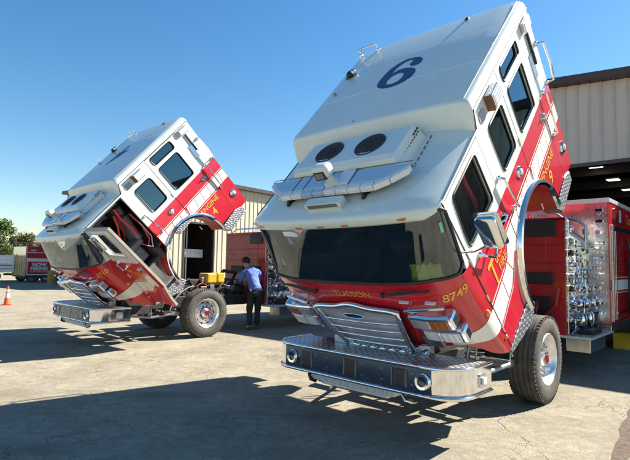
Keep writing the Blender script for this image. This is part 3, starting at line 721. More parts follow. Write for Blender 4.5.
    b = MB(); loop = [ws(u, 0) for u in range(61)] + [ws(60, v) for v in range(1, 13)] + [ws(u, 12) for u in range(59, -1, -1)] + [ws(0, v) for v in range(11, 0, -1)]
    b.tube(loop, .019, 6, True); b.build('rubber_seal', 'seal', wsh, smooth=50)
    b = MB()
    for s in sides:
        v_ = [ws(30+s*26, t) for t in range(13)]; b.tube([p_ - Vector((.05, s*.05, 0)) for p_ in v_], .022, 6)
    b.each('inner_pillar', 'interior', wsh)
    c0 = ws(57, 9); b = MB(); q = [ws(54, 8.2), ws(55.6, 8.2), ws(55.6, 10), ws(54, 10)]; nn = Vector((.012, .006, 0)); b.add([p_ + nn for p_ in q], [(0, 1, 2, 3)]); b.build('window_sticker', 'green', wsh, recalc=False)
    for y in (-.45, .45):
        b = MB(); p0 = F(th_of_y(y), 2.12, .02); dr = 1 if y > 0 else -1
        b.tube([p0, p0 + Vector((.03, .02*dr, .02)), F(th_of_y(y+dr*.10), 2.17, .04), F(th_of_y(y+dr*.42), 2.19, .035)], [.016, .012, .009, .007], 6); b.tube([F(th_of_y(y+dr*.08), 2.15, .045), F(th_of_y(y+dr*.52), 2.175, .045)], .012, 5); b.blob(p0, .028)
        b.build('wiper', 'black', wsh, smooth=40)
    # grille
    def gr(zc, y, off=0):
        wdt = lerp(.44, .56, (zc-1.24)/.72); return Vector((1.80 + off + .012*math.cos(y/wdt*PI/2) + .02*math.sin((zc-1.24)/.72*PI), y, zc))
    def topz(y): return 1.955 + .055*math.exp(-((y)/.17)**2) - .03*(abs(y)/.56)**4
    b = MB(); b.grid(lambda u, v: gr(lerp(1.24, topz(lerp(-.53, .53, u/20))-.03, v/8), lerp(-.53, .53, u/20)*lerp(.80, 1, v/8)), 21, 9); gro = cab(b, 'grille', 'mesh', smooth=50)
    b = MB()
    def loopf():
        out = []
        for k in range(21): y = lerp(-.55, .55, k/20); out.append(gr(topz(y), y, .03))
        for k in range(1, 9): z = lerp(topz(.55), 1.24, k/8); out.append(gr(z, lerp(.55, .44, k/8), .03))
        for k in range(1, 12): y = lerp(.44, -.44, k/11); out.append(gr(1.24, y, .03))
        for k in range(1, 8): z = lerp(1.24, topz(-.55), k/8); out.append(gr(z, lerp(-.44, -.55, k/8), .03))
        return out
    b.tube(loopf(), .034, 10, True); b.build('grille_surround', 'chrome', gro, smooth=50)
    for z in (1.36, 1.49, 1.62, 1.75):
        b = MB(); w_ = lerp(.44, .56, (z-1.24)/.72)-.03
        ps = [gr(z, lerp(-w_, w_, k/16), .035) for k in range(17)]
        b.tube(ps, .013, 8); b.build('grille_bar', 'chrome', gro, smooth=50)
    b = MB(); b.grid(lambda u, v: gr(1.872 + (.032*(v/4))*math.sin(2*PI*u/24), .13*(v/4)*math.cos(2*PI*u/24), .062), 24, 5, True); em = b.build('emblem', 'black', gro, smooth=60)
    b = MB(); b.tube([gr(1.872 + .034*math.sin(2*PI*u/24), .135*math.cos(2*PI*u/24), .062) for u in range(24)], .006, 6, True); b.build('emblem_rim', 'chrome', em)
    b = MB(); b.plate([(-.44, 1.24), (.44, 1.24), (.55, 1.92), (-.55, 1.92)], y0=1.70, y1=1.79, axis='X'); b.build('grille_box', 'black', gro)
    # headlights: two stacked chrome boxes each side
    for s in sides:
        b = MB()
        def hbox(z0, z1, ya, yb, xo):
            return [(xo, s*ya), (xo+.006, s*lerp(ya, yb, .5)), (xo-.015, s*yb), (1.67, s*yb), (1.67, s*ya)], z0, z1
        q1, a_, c_ = hbox(1.715, 1.89, .635, 1.11, 1.845); b.plate(q1, y0=a_, y1=c_, axis='Z'); h1 = cab(b, 'headlight_housing', 'satin', bevel=.034)
        b = MB(); q2, a_, c_ = hbox(1.505, 1.69, .685, 1.16, 1.82); b.plate(q2, y0=a_, y1=c_, axis='Z'); h2 = cab(b, 'headlight_housing', 'satin', bevel=.034)
        def lamp(par, q, y0, y1, z0, z1, mat, name):
            xx = lambda y: interp(y, sorted([(abs(p_[1]), p_[0]) for p_ in q[:3]]))
            g_ = MB(); g_.grid(lambda u, v: (xx(lerp(y0, y1, u/6)) + .012, s*lerp(y0, y1, u/6), lerp(z0, z1, v/3)), 7, 4); return g_.build(name, mat, par, smooth=50, thick=.02)
        lamp(h1, q1, .68, .86, 1.745, 1.86, 'lens2', 'warning_lamp'); lamp(h1, q1, .88, 1.06, 1.745, 1.86, 'amberd', 'turn_lamp')
        lamp(h2, q2, .735, .90, 1.535, 1.66, 'lens', 'headlamp'); lamp(h2, q2, .925, 1.10, 1.535, 1.66, 'lens', 'headlamp')
        b = MB(); b.box(1.50, 1.76, s*.60, s*.80, 1.30, 1.45); b.tube([(1.7, s*.62, 1.42), (1.74, s*.60, 1.26), (1.60, s*.64, 1.2)], .025, 8); cab(b, 'lamp_bracket', 'steel', bevel=.01)
        b = MB(); b.tube([F(th_of_y(s*.64), 1.955, .07), F(th_of_y(s*1.02), 1.955, .07)], .017, 8)
        for y in (.68, .98): b.cyl(F(th_of_y(s*y), 1.955, 0), F(th_of_y(s*y), 1.955, .07), .013, 8)
        cab(b, 'grab_bar', 'chrome', smooth=40)
        b = MB(); b.box(1.772, 1.80, s*.62, s*.72, 2.045, 2.06); b.box(1.76, 1.79, s*.90, s*1.0, 2.045, 2.06); [setattr(n_, 'matrix_basis', TM) for n_ in b.each('washer_nozzle', 'white', root)]
    # ---- side details
    for s in sides:
        yo = lambda k: s*(HW + k)
        # rear door
        rd = [(-.602, 3.03), (-1.604, 3.03), (-1.604, .75)] + arc(178, ang(-.602), n=12)
        b = MB(); b.plate(rd, [W_REAR, W_TOP], y0=s*1.185, y1=yo(.002)); rdo = cab(b, 'rear_door', 'cab', bevel=.006)
        for W_ in (W_REAR, W_TOP):
            wo = pane(W_, s*1.2, s, 'window', 'glass2', rdo)
            g_ = MB(); g_.tube([(x, yo(.003), z) for x, z in W_], .012, 6, True); g_.build('window_seal', 'seal', wo, smooth=50)
        wo = pane(W_MID, s*1.2, s, 'side_window', 'glass2', root); wo.matrix_basis = TM
        g_ = MB(); g_.tube([(x, yo(.003), z) for x, z in W_MID], .013, 6, True); g_.build('window_seal', 'seal', wo, smooth=50)
        g_ = MB(); g_.box(-.42, -.30, s*1.19, s*1.194, 2.17, 2.30); g_.build('window_sticker', 'green', wo)
        def handle(par, x, z, name='handle'):
            g_ = MB(); g_.plate(rrect(x-.075, x+.075, z-.055, z+.055, .05, 6), y0=yo(.002), y1=yo(.012)); h_ = g_.build(name, 'chrome', par, bevel=.004)
            g_ = MB(); g_.tube([(x-.055, yo(.01), z+.01), (x-.04, yo(.045), z+.01), (x+.04, yo(.045), z+.01), (x+.055, yo(.01), z+.01)], .012, 8); g_.build('grip', 'chrome', h_, smooth=40)
            g_ = MB(); g_.cyl((x, yo(.012), z-.03), (x, yo(.018), z-.03), .014, 10); g_.build('lock', 'black', h_)
        handle(rdo, -1.47, 1.84)
        # stripe segments with slanted breaks
        def strip(par, segs, name='white_stripe'):
            g_ = MB()
            for sg in segs: g_.add([(x, yo(.0045), z) for x, z in sg], [tuple(range(len(sg)))])
            return g_.each(name, 'stripe', par, recalc=False)
        segs = []; x = -1.60
        while x < -.62: w = min(.235, -.61-x); segs.append([(x+.012, 1.45), (x+w, 1.45), (x+w-.05, 1.69), (x-.038 if x > -1.59 else x+.012, 1.69)]); x += w
        strip(rdo, segs)
        b = MB(); b.box(-1.6, -.607, yo(.0045), yo(.005), 1.713, 1.726); b.box(-1.6, -.607, yo(.0045), yo(.005), 1.414, 1.426); b.each('pinstripe', 'stripe', rdo)
        strip(shell, [[(-2.03, 1.45), (-1.83, 1.45), (-1.86, 1.69), (-2.03, 1.69)], [(-1.815, 1.45), (-1.618, 1.45), (-1.618, 1.69), (-1.845, 1.69)], [(-.588, ax(-.588, .885)), (-.40, ax(-.40, .885)+.0), (-.42, 1.69), (-.588, 1.69)], [(-.385, ax(-.385, .885)), (-.14, ax(-.14, .885)), (-.17, 1.69), (-.405, 1.69)], [(-.125, ax(-.125, .885)), (.10, ax(.10, .885)), (.07, 1.69), (-.155, 1.69)], [(.115, ax(.115, .885)), (.20, ax(.2, .885)), (.30, ax(.30, .885)), (.30, 1.69), (.085, 1.69)]])
        b = MB(); b.box(-2.03, -1.618, yo(.001), yo(.0015), 1.713, 1.726); b.box(-.588, .30, yo(.001), yo(.0015), 1.713, 1.726); b.each('pinstripe', 'stripe', shell)
        # front door
        fd = [(1.298, 2.83), (.313, 2.83)] + arc(ang(.313), 2, n=12) + [(.60, .76), (1.298, .80)]
        b = MB(); b.plate(fd, [W_FR], y0=s*1.180, y1=yo(.002)); fdo = cab(b, 'front_door', 'cab', bevel=.006)
        g_ = MB(); inner = offset_poly(fd, -.03); g_.plate(inner, [offset_poly(W_FR, .015)], y0=s*1.13, y1=s*1.179); g_.build('inner_panel', 'tan' if door_open and s > 0 else 'interior', fdo)
        if not (door_open and s > 0) :
            pass
        wo = pane(W_FR, s*1.2, s, 'window', 'clear', fdo)
        g_ = MB(); g_.tube([(x, yo(.003), z) for x, z in W_FR], .013, 6, True); g_.build('window_seal', 'seal' if not (door_open and s > 0) else 'tan', wo, smooth=50)
        handle(fdo, .44, 1.86)
        g_ = MB(); g_.tube([(1.12, yo(0), 2.02), (1.12, yo(.07), 2.0), (1.0, yo(.075), 1.86), (.88, yo(.07), 1.90), (.88, yo(0), 1.92)], .016, 8); g_.blob((1.12, yo(.005), 2.02), .035); g_.blob((.88, yo(.005), 1.92), .03); g_.build('grab_loop', 'chrome', fdo, smooth=40)
        lo_ = [(1.295, 1.15), (.80, 1.205), (.52, 1.385), (.49, ax(.49, .885)), (.40, ax(.40, .885)), (.318, ax(.318, .885))]; hi_ = [(.318, 1.69), (.50, 1.69), (.66, 1.50), (.80, 1.455), (1.295, 1.44)]
        strip(fdo, [[(1.295, 1.15), (.97, 1.185), (.95, 1.448), (1.295, 1.44)], [(.955, 1.187), (.80, 1.205), (.66, 1.295), (.72, 1.48), (.80, 1.455), (.935, 1.45)], [(.647, 1.303), (.52, 1.385), (.49, 1.41), (.40, ax(.40, .885)), (.318, ax(.318, .885)), (.318, 1.69), (.50, 1.69), (.66, 1.50), (.707, 1.485)]])
        b = MB(); b.tube([(1.295, yo(.003), 1.475), (.80, yo(.003), 1.485), (.675, yo(.003), 1.53), (.52, yo(.003), 1.72), (.318, yo(.003), 1.72)], .0055, 4); b.tube([(1.295, yo(.003), 1.118), (.78, yo(.003), 1.172), (.56, yo(.003), 1.315)], .0055, 4); b.each('pinstripe', 'stripe', fdo)
        # gold lettering on the door, orange second line
        dx = -1 if s > 0 else 1
        def side_map(x0, z0, k=.006): return lambda x, y: (x0 + dx*x, yo(k), z0 + y)
        xs0 = 1.12 if s > 0 else .62
        text_on('gold_letter', 'T', side_map(xs0, 1.50), 'gold', fdo, size=.44, wide=.72, bold=.006, shear=.1)
        text_on('gold_lettering', 'ucson', side_map(xs0-dx*-.0 + dx*.20, 1.66) if s > 0 else side_map(.82, 1.66), 'orange', fdo, size=.22, wide=.75, bold=.004, shear=.1)
        text_on('gold_lettering', 'FIRE', side_map(xs0 + dx*.23, 1.53) if s > 0 else side_map(.85, 1.53), 'gold', fdo, size=.13, wide=1.0, bold=.002)
        text_on('door_lettering', 'ENGINE', (lambda x, y: (-1.155 + dx*x, yo(.006), 1.265 + y)), 'gold', rdo, size=.155, wide=1.12, align='CENTER', bold=.003)
        text_on('door_number', unit, (lambda x, y: (-1.155 + dx*x, yo(.006), 1.03 + y)), 'gold', rdo, size=.26, wide=1.0, align='CENTER', bold=.006)
        # centre and rear panels
        g_ = MB(); g_.lathe([(.0001, .03*s), (.035, .026*s), (.048, .018*s), (.062, .02*s), (.070, 0)], (-.33, s*HW, 1.87), 'Y', 28); q_ = cab(g_, 'round_side_lamp', 'chrome', smooth=35)
        g_ = MB(); g_.lathe([(.0001, .038*s), (.025, .035*s), (.042, .026*s)], (-.33, s*HW, 1.87), 'Y', 24); g_.build('lens', 'lens', q_, smooth=35)
        g_ = MB(); g_.tube([(.20, yo(0), 2.22), (.20, yo(.06), 2.20), (.18, yo(.065), 1.98), (.12, yo(.065), 1.74), (.12, yo(0), 1.72)], .017, 8); g_.blob((.20, yo(.005), 2.22), .032); g_.blob((.12, yo(.005), 1.72), .032); cab(g_, 'handrail', 'chrome', smooth=40)
        g_ = MB(); g_.plate(rrect(-.06, .12, 2.83, 2.95, .058, 7), y0=yo(0), y1=yo(.008)); cab(g_, 'lamp_base', 'greyp', bevel=.003)
        g_ = MB(); g_.box(-.40, -.15, yo(0), yo(.09), 2.835, 3.005); q_ = cab(g_, 'scene_light', 'alu', bevel=.012)
        g_ = MB(); g_.box(-.385, -.165, yo(.088), yo(.098), 2.85, 2.99); q2_ = g_.build('lens', 'lens', q_, bevel=.004)
        g_ = MB(); 
        for k in range(3): g_.box(-.38, -.17, yo(.098), yo(.102), 2.88+.035*k, 2.886+.035*k)
        g_.each('lens_fin', 'greyp', q_); g_ = MB(); g_.box(-.13, -.148, yo(.0), yo(.085), 2.83, 3.0); g_.build('side_lens', 'leather', q_)
        g_ = MB(); g_.box(-1.93, -1.66, yo(0), yo(.05), 2.88, 3.02); q_ = cab(g_, 'scene_light', 'alu', bevel=.012)
        g_ = MB(); g_.box(-1.915, -1.675, yo(.048), yo(.058), 2.895, 3.005); g_.build('lens', 'lens', q_, bevel=.004)
        g_ = MB(); g_.box(-1.81, -1.775, yo(0), yo(.03), 2.42, 2.86); cab(g_, 'intake_vent', 'black', bevel=.006)
        g_ = MB(); g_.box(-1.77, -1.66, yo(0), yo(.012), 2.28, 2.60); cab(g_, 'cover_plate', 'alu', bevel=.004)
        g_ = MB(); g_.tube([(-1.98, yo(0), 2.60), (-1.98, yo(.10), 2.59), (-2.0, yo(.11), 2.3), (-1.98, yo(.10), 2.06), (-1.98, yo(0), 2.04)], .017, 8); g_.blob((-1.98, yo(.005), 2.60), .036); g_.blob((-1.98, yo(.005), 2.04), .036)
        cab(g_, 'handrail', 'chrome', smooth=40)
        g_ = MB(); g_.tube([(-1.72, yo(0), 2.05), (-1.72, yo(.05), 2.03), (-1.70, yo(.055), 1.75), (-1.70, yo(.05), 1.42), (-1.70, yo(0), 1.40)], .016, 8); g_.blob((-1.72, yo(.005), 2.05), .034); g_.blob((-1.70, yo(.005), 1.40), .034); cab(g_, 'handrail', 'chrome', smooth=40)
        g_ = MB(); g_.lathe([(.0001, .035*s), (.05, .03*s), (.07, .02*s), (.085, .022*s), (.095, 0)], (-1.87, s*HW, 1.06), 'Y', 26); q_ = cab(g_, 'round_side_lamp', 'chrome', smooth=35)
        g_ = MB(); g_.lathe([(.0001, .045*s), (.03, .042*s), (.05, .03*s)], (-1.87, s*HW, 1.06), 'Y', 20); g_.build('lens', 'lens', q_, smooth=35)
        # hinges
        g_ = MB()
        for z in (1.05, 1.55, 2.05): g_.cyl((-.597, yo(.004), z), (-.597, yo(.004), z+.10), .009, 8); g_.cyl((1.303, yo(.004), z), (1.303, yo(.004), z+.10), .009, 8)
        for h_ in g_.each('hinge', 'alu', root): h_.matrix_basis = TM
        # wheel arch: wide polished flare plus dark red liner
        c_ = ARC
        g_ = MB(); prf = [(.795, .005), (.80, .035), (.83, .052), (.865, .045), (.882, .022), (.885, .002)]
        g_.grid(lambda u, v: (c_[0] + prf[v][0]*math.cos(R(lerp(-6, 184, u/48))), yo(prf[v][1]), c_[1] + prf[v][0]*math.sin(R(lerp(-6, 184, u/48)))), 49, 6); fl = cab(g_, 'fender_flare', 'chrome', smooth=40)
        g_ = MB(); g_.grid(lambda u, v: (c_[0] + .796*math.cos(R(lerp(-6, 184, u/40))), s*lerp(1.222, .80, v), c_[1] + .796*math.sin(R(lerp(-6, 184, u/40)))), 41, 2); cab(g_, 'wheel_well_liner', 'reddark', smooth=40, thick=.01)
        # diamond plate steps
        for (x0, x1) in ((.60, 1.36), (-1.66, -1.02)):
            g_ = MB()
            if x0 > 0: g_.plate([(.50, .56), (.72, .465), (1.36, .74), (1.30, .795), (.78, .755), (.575, .72)], y0=s*1.0, y1=yo(.012))
            else: g_.plate([(-1.84, .50), (-1.16, .46), (-1.02, .70), (-1.60, .745), (-1.84, .655)], y0=s*1.0, y1=yo(.012))
            cab(g_, 'step', 'tread', bevel=.01)
        # step wells
        g_ = MB(); g_.box(.62, 1.28, s*.85, s*1.17, .80, .83); g_.box(.62, 1.28, s*.83, s*.85, .80, 1.25); g_.box(-1.60, -1.06, s*.85, s*1.17, .80, .83); g_.box(-1.60, -1.06, s*.83, s*.85, .80, 1.5); [setattr(n_, 'matrix_basis', TM) for n_ in g_.each('step_well', 'whitetr', root)]
        # mirror
        if s < 0: continue
        g_ = MB(); g_.tube([(1.36, yo(0), 2.30), (1.40, yo(.16), 2.36), (1.43, yo(.32), 2.46)], .012, 8); mi = cab(g_, 'mirror_arm', 'chrome', smooth=40)
        mr = rpoly([(s*1.51, 2.44), (s*1.68, 2.44), (s*1.69, 2.77), (s*1.51, 2.77)], .045, 5); g_ = MB(); g_.plate(mr, y0=1.385, y1=1.445, axis='X'); hb = g_.build('mirror_housing', 'chrome', mi, bevel=.022, smooth=35)
        g_ = MB(); g_.plate(offset_poly(mr, -.02), y0=1.379, y1=1.384, axis='X'); g_.build('mirror_glass', 'chrome', mi)
        if door_open and s > 0:
            H = Vector((1.30, HW, 0)); fdo.matrix_basis = TM @ Matrix.Translation(H) @ Matrix.Rotation(R(-92), 4, 'Z') @ Matrix.Translation(-H)
    # ---- roof furniture
    b = MB(); hw_ = .68
    def acp(u, v):
        sec = [(.31, 2.94), (.33, 3.10), (.37, 3.14), (.84, 3.155), (.90, 3.13), (1.0, 2.95)][v]; t = lerp(-1, 1, u/1)
        return (sec[0], t*(hw_ if sec[1] > 3 else hw_+.05), sec[1])
    n6 = 6; vs = [acp(0, v) for v in range(6)] + [acp(1, v) for v in range(6)]
    b.add(vs, [(i, i+1, 6+i+1, 6+i) for i in range(5)] + [tuple(range(6)), tuple(range(11, 5, -1))])
    ac = cab(b, 'air_conditioner', 'white', bevel=.02)
    for y in (-.29, .27):
        b = MB(); b.lathe([(.155, .0), (.165, .012), (.178, .012), (.183, 0)], (.615, y, 3.148), 'Z', 36); fr_ = b.build('fan', 'black', ac, smooth=35)
        b = MB(); b.lathe([(.0001, .006), (.157, .006)], (.615, y, 3.146), 'Z', 36); b.build('fan_well', 'interior', fr_)
        b = MB()
        for rr2 in (.04, .08, .12): b.tube([(.615 + rr2*math.cos(2*PI*k/24), y + rr2*math.sin(2*PI*k/24), 3.160) for k in range(24)], .0028, 4, True)
        for k in range(6): a = PI*k/6; b.tube([(.615-.155*math.cos(a), y-.155*math.sin(a), 3.158), (.615+.155*math.cos(a), y+.155*math.sin(a), 3.158)], .0028, 4)
        b.build('fan_guard', 'black', fr_)
    for s in sides:
        b = MB()
        for k in range(11): b.box(.36+.048*k, .39+.048*k, s*(hw_+.012), s*(hw_+.022), 3.045, 3.06)
        for k in range(3): b.box(.34+.05*k, .37+.05*k, s*(hw_+.012), s*(hw_+.022), 3.075, 3.09)
        b.each('side_vent', 'black', ac)
        b = MB(); 
        for k in range(6): b.box(.34+.09*k, .39+.09*k, s*(hw_+.12), s*(hw_+.128), 2.958, 2.964)
        b.tube([(.84, s*(hw_+.115), 2.962), (.90, s*(hw_+.05), 2.965)], .005, 5); b.each('mounting_foot', 'black', ac)
    b = MB()
    # light bar: long body with swept ends
    def lbx(y): return 1.235 - max(0, abs(y+.04)-.68)*.80
    LY0, LY1 = -.99, .89; ys = [lerp(LY0, LY1, k/32) for k in range(33)]
    sec = [(-.30, 3.035), (-.30, 3.08), (-.27, 3.095), (-.06, 3.097), (-.045, 3.088)]
    b.grid(lambda u, v: ((.935 + .02*v if v < 3 else lbx(ys[u]) + sec[v][0]), ys[u], sec[v][1]), 33, 5)
    b.box(.96, 1.14, -.7, .6, 3.02, 3.04)
    lbo = cab(b, 'light_bar', 'bluelens', smooth=30, thick=.006)
    n_l = 12
    for k in range(n_l):
        y0 = lerp(LY0, LY1, k/n_l)+.004; y1 = lerp(LY0, LY1, (k+1)/n_l)-.004; b = MB()
        P_ = lambda y, dx, z: (lbx(y)+dx, y, z)
        b.add([P_(y0, -.045, 3.028), P_(y1, -.045, 3.028), P_(y1, .026, 3.032), P_(y0, .026, 3.032), P_(y0, -.045, 3.092), P_(y1, -.045, 3.092), P_(y1, .014, 3.088), P_(y0, .014, 3.088)],
              [(0, 3, 2, 1), (4, 5, 6, 7), (0, 1, 5, 4), (1, 2, 6, 5), (2, 3, 7, 6), (3, 0, 4, 7)])
        b.build('light_module', 'bluelens' if k in (4, 5) else 'lens', lbo, bevel=.008)
    b = MB()
    for k in (3, 4, 6, 8): y = lerp(LY0, LY1, k/n_l); b.box(.94, lbx(y)-.05, y-.004, y+.004, 3.095, 3.101)
    b.tube([(.935, y, 3.09) for y in ys], .005, 5); b.build('bar_ribs', 'bluech', lbo)
    b = MB(); b.box(.95, 1.17, .08, .24, 3.096, 3.104); b.build('clear_section', 'lens', lbo)
    for y in (-.62, .42):
        b = MB(); b.box(1.14, 1.19, y-.03, y+.03, 2.90, 3.03); b.box(1.12, 1.28, y-.015, y+.015, 2.955, 3.02, Matrix.Rotation(.5, 3, 'Y')); b.build('bar_foot', 'black', lbo, bevel=.005)
    # spotlight camera
    m_ = Matrix.Rotation(-.15, 3, 'Y')
    b = MB(); b.box(1.07, 1.215, -.085, .115, 3.20, 3.345, m_); sp = cab(b, 'spotlight', 'white', smooth=50); sp.modifiers.clear()
    md = sp.modifiers.new('bevel', 'BEVEL'); md.width = .045; md.segments = 4; sp.data.polygons.foreach_set('use_smooth', [True]*len(sp.data.polygons))
    b = MB(); b.box(1.19, 1.222, -.062, .085, 3.205, 3.305, m_, (1.205, .01, 3.26)); b.build('lamp_face', 'black', sp, bevel=.014)
    b = MB(); b.box(1.221, 1.228, -.038, .062, 3.225, 3.285, m_, (1.205, .01, 3.26)); b.build('lamp_lens', 'steel', sp, bevel=.003)
    b = MB(); b.lathe([(.085, 3.097), (.085, 3.112), (.05, 3.13), (.04, 3.21)], (1.12, .015, 0), 'Z', 24); b.build('pedestal', 'white', sp, smooth=40)
    # raised roof fittings
    b = MB(); b.lathe([(.085, 3.17), (.08, 3.19)], (-1.29, -1.0, 0), 'Z', 20); b.blob((-1.30, -1.0, 3.215), (.075, .06, .05)); hl = cab(b, 'roof_lamp', 'black', smooth=40)
    b = MB(); b.blob((-1.33, -.97, 3.225), (.06, .055, .045)); b.build('lamp_shell', 'chrome', hl, smooth=50)
    b = MB(); b.cyl((-.79, -1.0, 3.17), (-.79, -1.0, 3.22), .018, 10); b.cyl((-.79, -1.0, 3.17), (-.79, -1.0, 3.18), .032, 10); cab(b, 'antenna_base', 'steel')
    b = MB(); ya, yb = -1.18, -.86; b.tube([(-1.98, ya, 3.17), (-1.98, ya, 3.28), (-1.98, yb, 3.28), (-1.98, yb, 3.18)], .016, 8)
    b.blob((-1.98, ya, 3.18), .034); b.blob((-1.98, yb, 3.185), .034); cab(b, 'roof_handle', 'chrome', smooth=40)
    b = MB(); b.blob((-1.94, .55, 3.195), (.04, .03, .02)); b.blob((.1, -.2, 3.19), (.015, .015, .01)); cab(b, 'roof_stud', 'black')
    # painted roof number, read from behind the truck
    g_ = MB()
    if roofdigit == '9':
        six = [(-1.104, 0.238), (-1.166, 0.187), (-1.213, 0.09), (-1.231, -0.038), (-1.181, -0.14), (-1.086, -0.223), (-0.934, -0.258), (-0.808, -0.272), (-0.704, -0.257), (-0.622, -0.209), (-0.561, -0.112), (-0.532, 0.01), (-0.552, 0.118), (-0.593, 0.195), (-0.672, 0.255), (-0.777, 0.264), (-0.839, 0.246), (-0.894, 0.201), (-0.944, 0.123), (-0.974, 0.031), (-0.973, -0.058), (-0.906, -0.124), (-0.986, -0.126), (-1.079, -0.095), (-1.147, -0.043), (-1.171, 0.028), (-1.152, 0.095), (-1.094, 0.089), (-1.052, 0.073), (-1.0, 0.103), (-0.962, 0.163), (-0.972, 0.226), (-1.023, 0.253)]
        eye = [(-0.668, -0.106), (-0.755, -0.122), (-0.836, -0.089), (-0.87, -0.023), (-0.855, 0.053), (-0.805, 0.096), (-0.712, 0.105), (-0.648, 0.075), (-0.615, 0.012), (-0.626, -0.063)]
        q6 = MB(); q6.plate(rpoly(six, .012, 3), [rpoly(eye, .02, 3)], y0=0, y1=0, axis='Z'); n6_ = len(q6.v)//2
        tri_ = [f for f in q6.f if max(f) < n6_]
        g_.add([(x, y, interp(abs(y), [(0, 3.197), (.45, 3.194), (.9, 3.185), (1.12, 3.176)]) + .004) for x, y, z in q6.v[:n6_]], [f for f in tri_])
    else:
        vs, fs = text_geo(roofdigit, size=.85, shear=.3, bold=.012, align='CENTER')
        g_.add([(-1.25 + y_*1.1, -.045 - x_*1.1, interp(abs(.045 + x_*1.1), [(0, 3.197), (.45, 3.194), (.9, 3.185), (1.12, 3.176)]) + .003) for x_, y_ in vs], fs)
    cab(g_, 'roof_number', 'navy', recalc=False)

    # ---- cab interior
    b = MB(); b.box(-2.0, .42, -1.12, 1.12, 1.50, 1.55); b.box(.42, 1.40, -.84, .84, 1.22, 1.27); b.box(.38, .42, -1.12, 1.12, 1.22, 1.55); b.box(-1.4, 1.35, -.40, .40, 1.5, 1.80); cab(b, 'cab_floor', 'interior')
    b = MB(); b.box(-1.98, .16, -1.17, 1.17, 3.0, 3.02); b.box(.16, 1.25, -1.17, 1.17, 2.80, 2.82); b.box(.14, .17, -1.17, 1.17, 2.80, 3.02); b.box(-1.99, -1.96, -1.17, 1.17, 1.55, 3.0)
    for s in sides:
        b.plate([(-1.98, 1.55), (-1.98, 3.0), (-1.40, 3.0), (-1.40, 1.55)], y0=s*1.15, y1=s*1.17); b.plate([(-.70, 1.55), (-.70, 2.98), (-.50, 2.98), (-.50, 1.55)], y0=s*1.15, y1=s*1.17)
        b.plate([(.05, 1.55), (.05, 2.80), (.29, 2.80), (.29, 1.55)], y0=s*1.15, y1=s*1.17); b.plate([(-1.4, 1.55), (-1.4, 2.07), (.05, 2.09), (.05, 1.55)], y0=s*1.15, y1=s*1.17)
    cab(b, 'cab_lining', 'interior')
    b = MB(); b.box(1.20, 1.62, -.98, .98, 2.02, 2.16); b.box(1.22, 1.55, -1.0, 1.0, 1.35, 2.02); b.box(1.05, 1.25, .35, .95, 2.08, 2.30); b.box(1.0, 1.3, -.35, .25, 1.8, 2.28); dsh = cab(b, 'dashboard', 'interior', bevel=.04)
    b = MB(); b.tube([Vector((.98, .65, 2.10)) + Vector((.13*math.cos(2*PI*k/24), .23*math.sin(2*PI*k/24), .19*math.cos(2*PI*k/24))) for k in range(24)], .016, 8, True); b.cyl((.98, .65, 2.1), (1.15, .65, 2.0), .03, 8); b.tube([(.98, .42, 2.1), (.98, .88, 2.1)], .012, 6); b.build('steering_wheel', 'black', dsh, smooth=50)
    for (x, y, zf) in ((.70, .70, 1.42), (.70, -.70, 1.42), (-.30, .74, 1.55), (-.30, -.74, 1.55), (-1.6, .45, 1.55), (-1.6, -.45, 1.55)):
        fw = 1 if x > 0 or x < -1 else -1
        b = MB(); b.box(x-.24, x+.26, y-.25, y+.25, zf+.34, zf+.46); b.box(x-.15, x+.15, y-.15, y+.15, zf, zf+.34); st = cab(b, 'seat', 'seatcloth', bevel=.04)
        b = MB(); m_ = Matrix.Rotation(-.12*fw, 3, 'Y'); xb_ = x - .26*fw
        b.box(xb_-.07, xb_+.07, y-.24, y+.24, zf+.42, zf+1.02, m_); b.box(xb_-.10*fw-.05, xb_-.10*fw+.06, y-.14, y+.14, zf+1.0, zf+1.22, m_); b.build('backrest', 'seatcloth', st, bevel=.05)
        b = MB(); sg = 1 if y > 0 else -1
        p_ = [(xb_+.10*fw, y+sg*.20, zf+1.12), (xb_+.13*fw, y+sg*.12, zf+.85), (xb_+.17*fw, y-sg*.05, zf+.62), (xb_+.2*fw, y-sg*.22, zf+.48)]
        b.grid(lambda u, v: (p_[u][0], p_[u][1]+(.03 if v else -.03), p_[u][2]), 4, 2)
        b.build('seat_belt', 'redcloth', st, thick=.004)
    b = MB(); b.tube([(.36, 1.10, 2.45), (.34, 1.13, 2.1), (.42, 1.13, 1.78), (.55, 1.12, 1.70), (.62, 1.12, 1.85)], .018, 8); cab(b, 'seat_belt', 'redcloth')
    b = MB(); b.tube([(.52, 1.06, 2.72), (.55, 1.05, 2.45), (.50, 1.04, 2.2), (.52, 1.04, 2.0)], .026, 8); b.tube([(.58, .96, 2.6), (.66, .90, 2.35), (.78, .80, 2.1)], .020, 8); cab(b, 'seat_belt', 'redcloth')
    b = MB(); b.tube([(.345, 1.145, 2.2), (.36, 1.16, 1.80), (.50, 1.16, 1.62), (.56, 1.16, 1.72)], .012, 8); cab(b, 'grab_handle', 'greyp', smooth=40)
    b = MB(); b.box(.36, 1.1, -1.0, 1.0, 2.74, 2.80); b.box(.7, .95, .5, .9, 2.66, 2.75); cab(b, 'overhead_console', 'greyp' if False else 'interior', bevel=.02)

    # ---- pump module and body (fixed to the chassis)
    xf, yp = -2.0, .845
    b = MB(); b.box(-3.28, xf, -.90, yp-.30, .62, 2.50); b.box(-2.10, xf, yp-.30, yp, .62, 2.56); b.box(-2.10, xf, -.92, yp, 2.50, 2.565); b.box(-3.28, -2.1, yp-.30, yp-.04, .62, 1.0)
    pm = fix(b, 'pump_house', 'pumpred', bevel=.01)
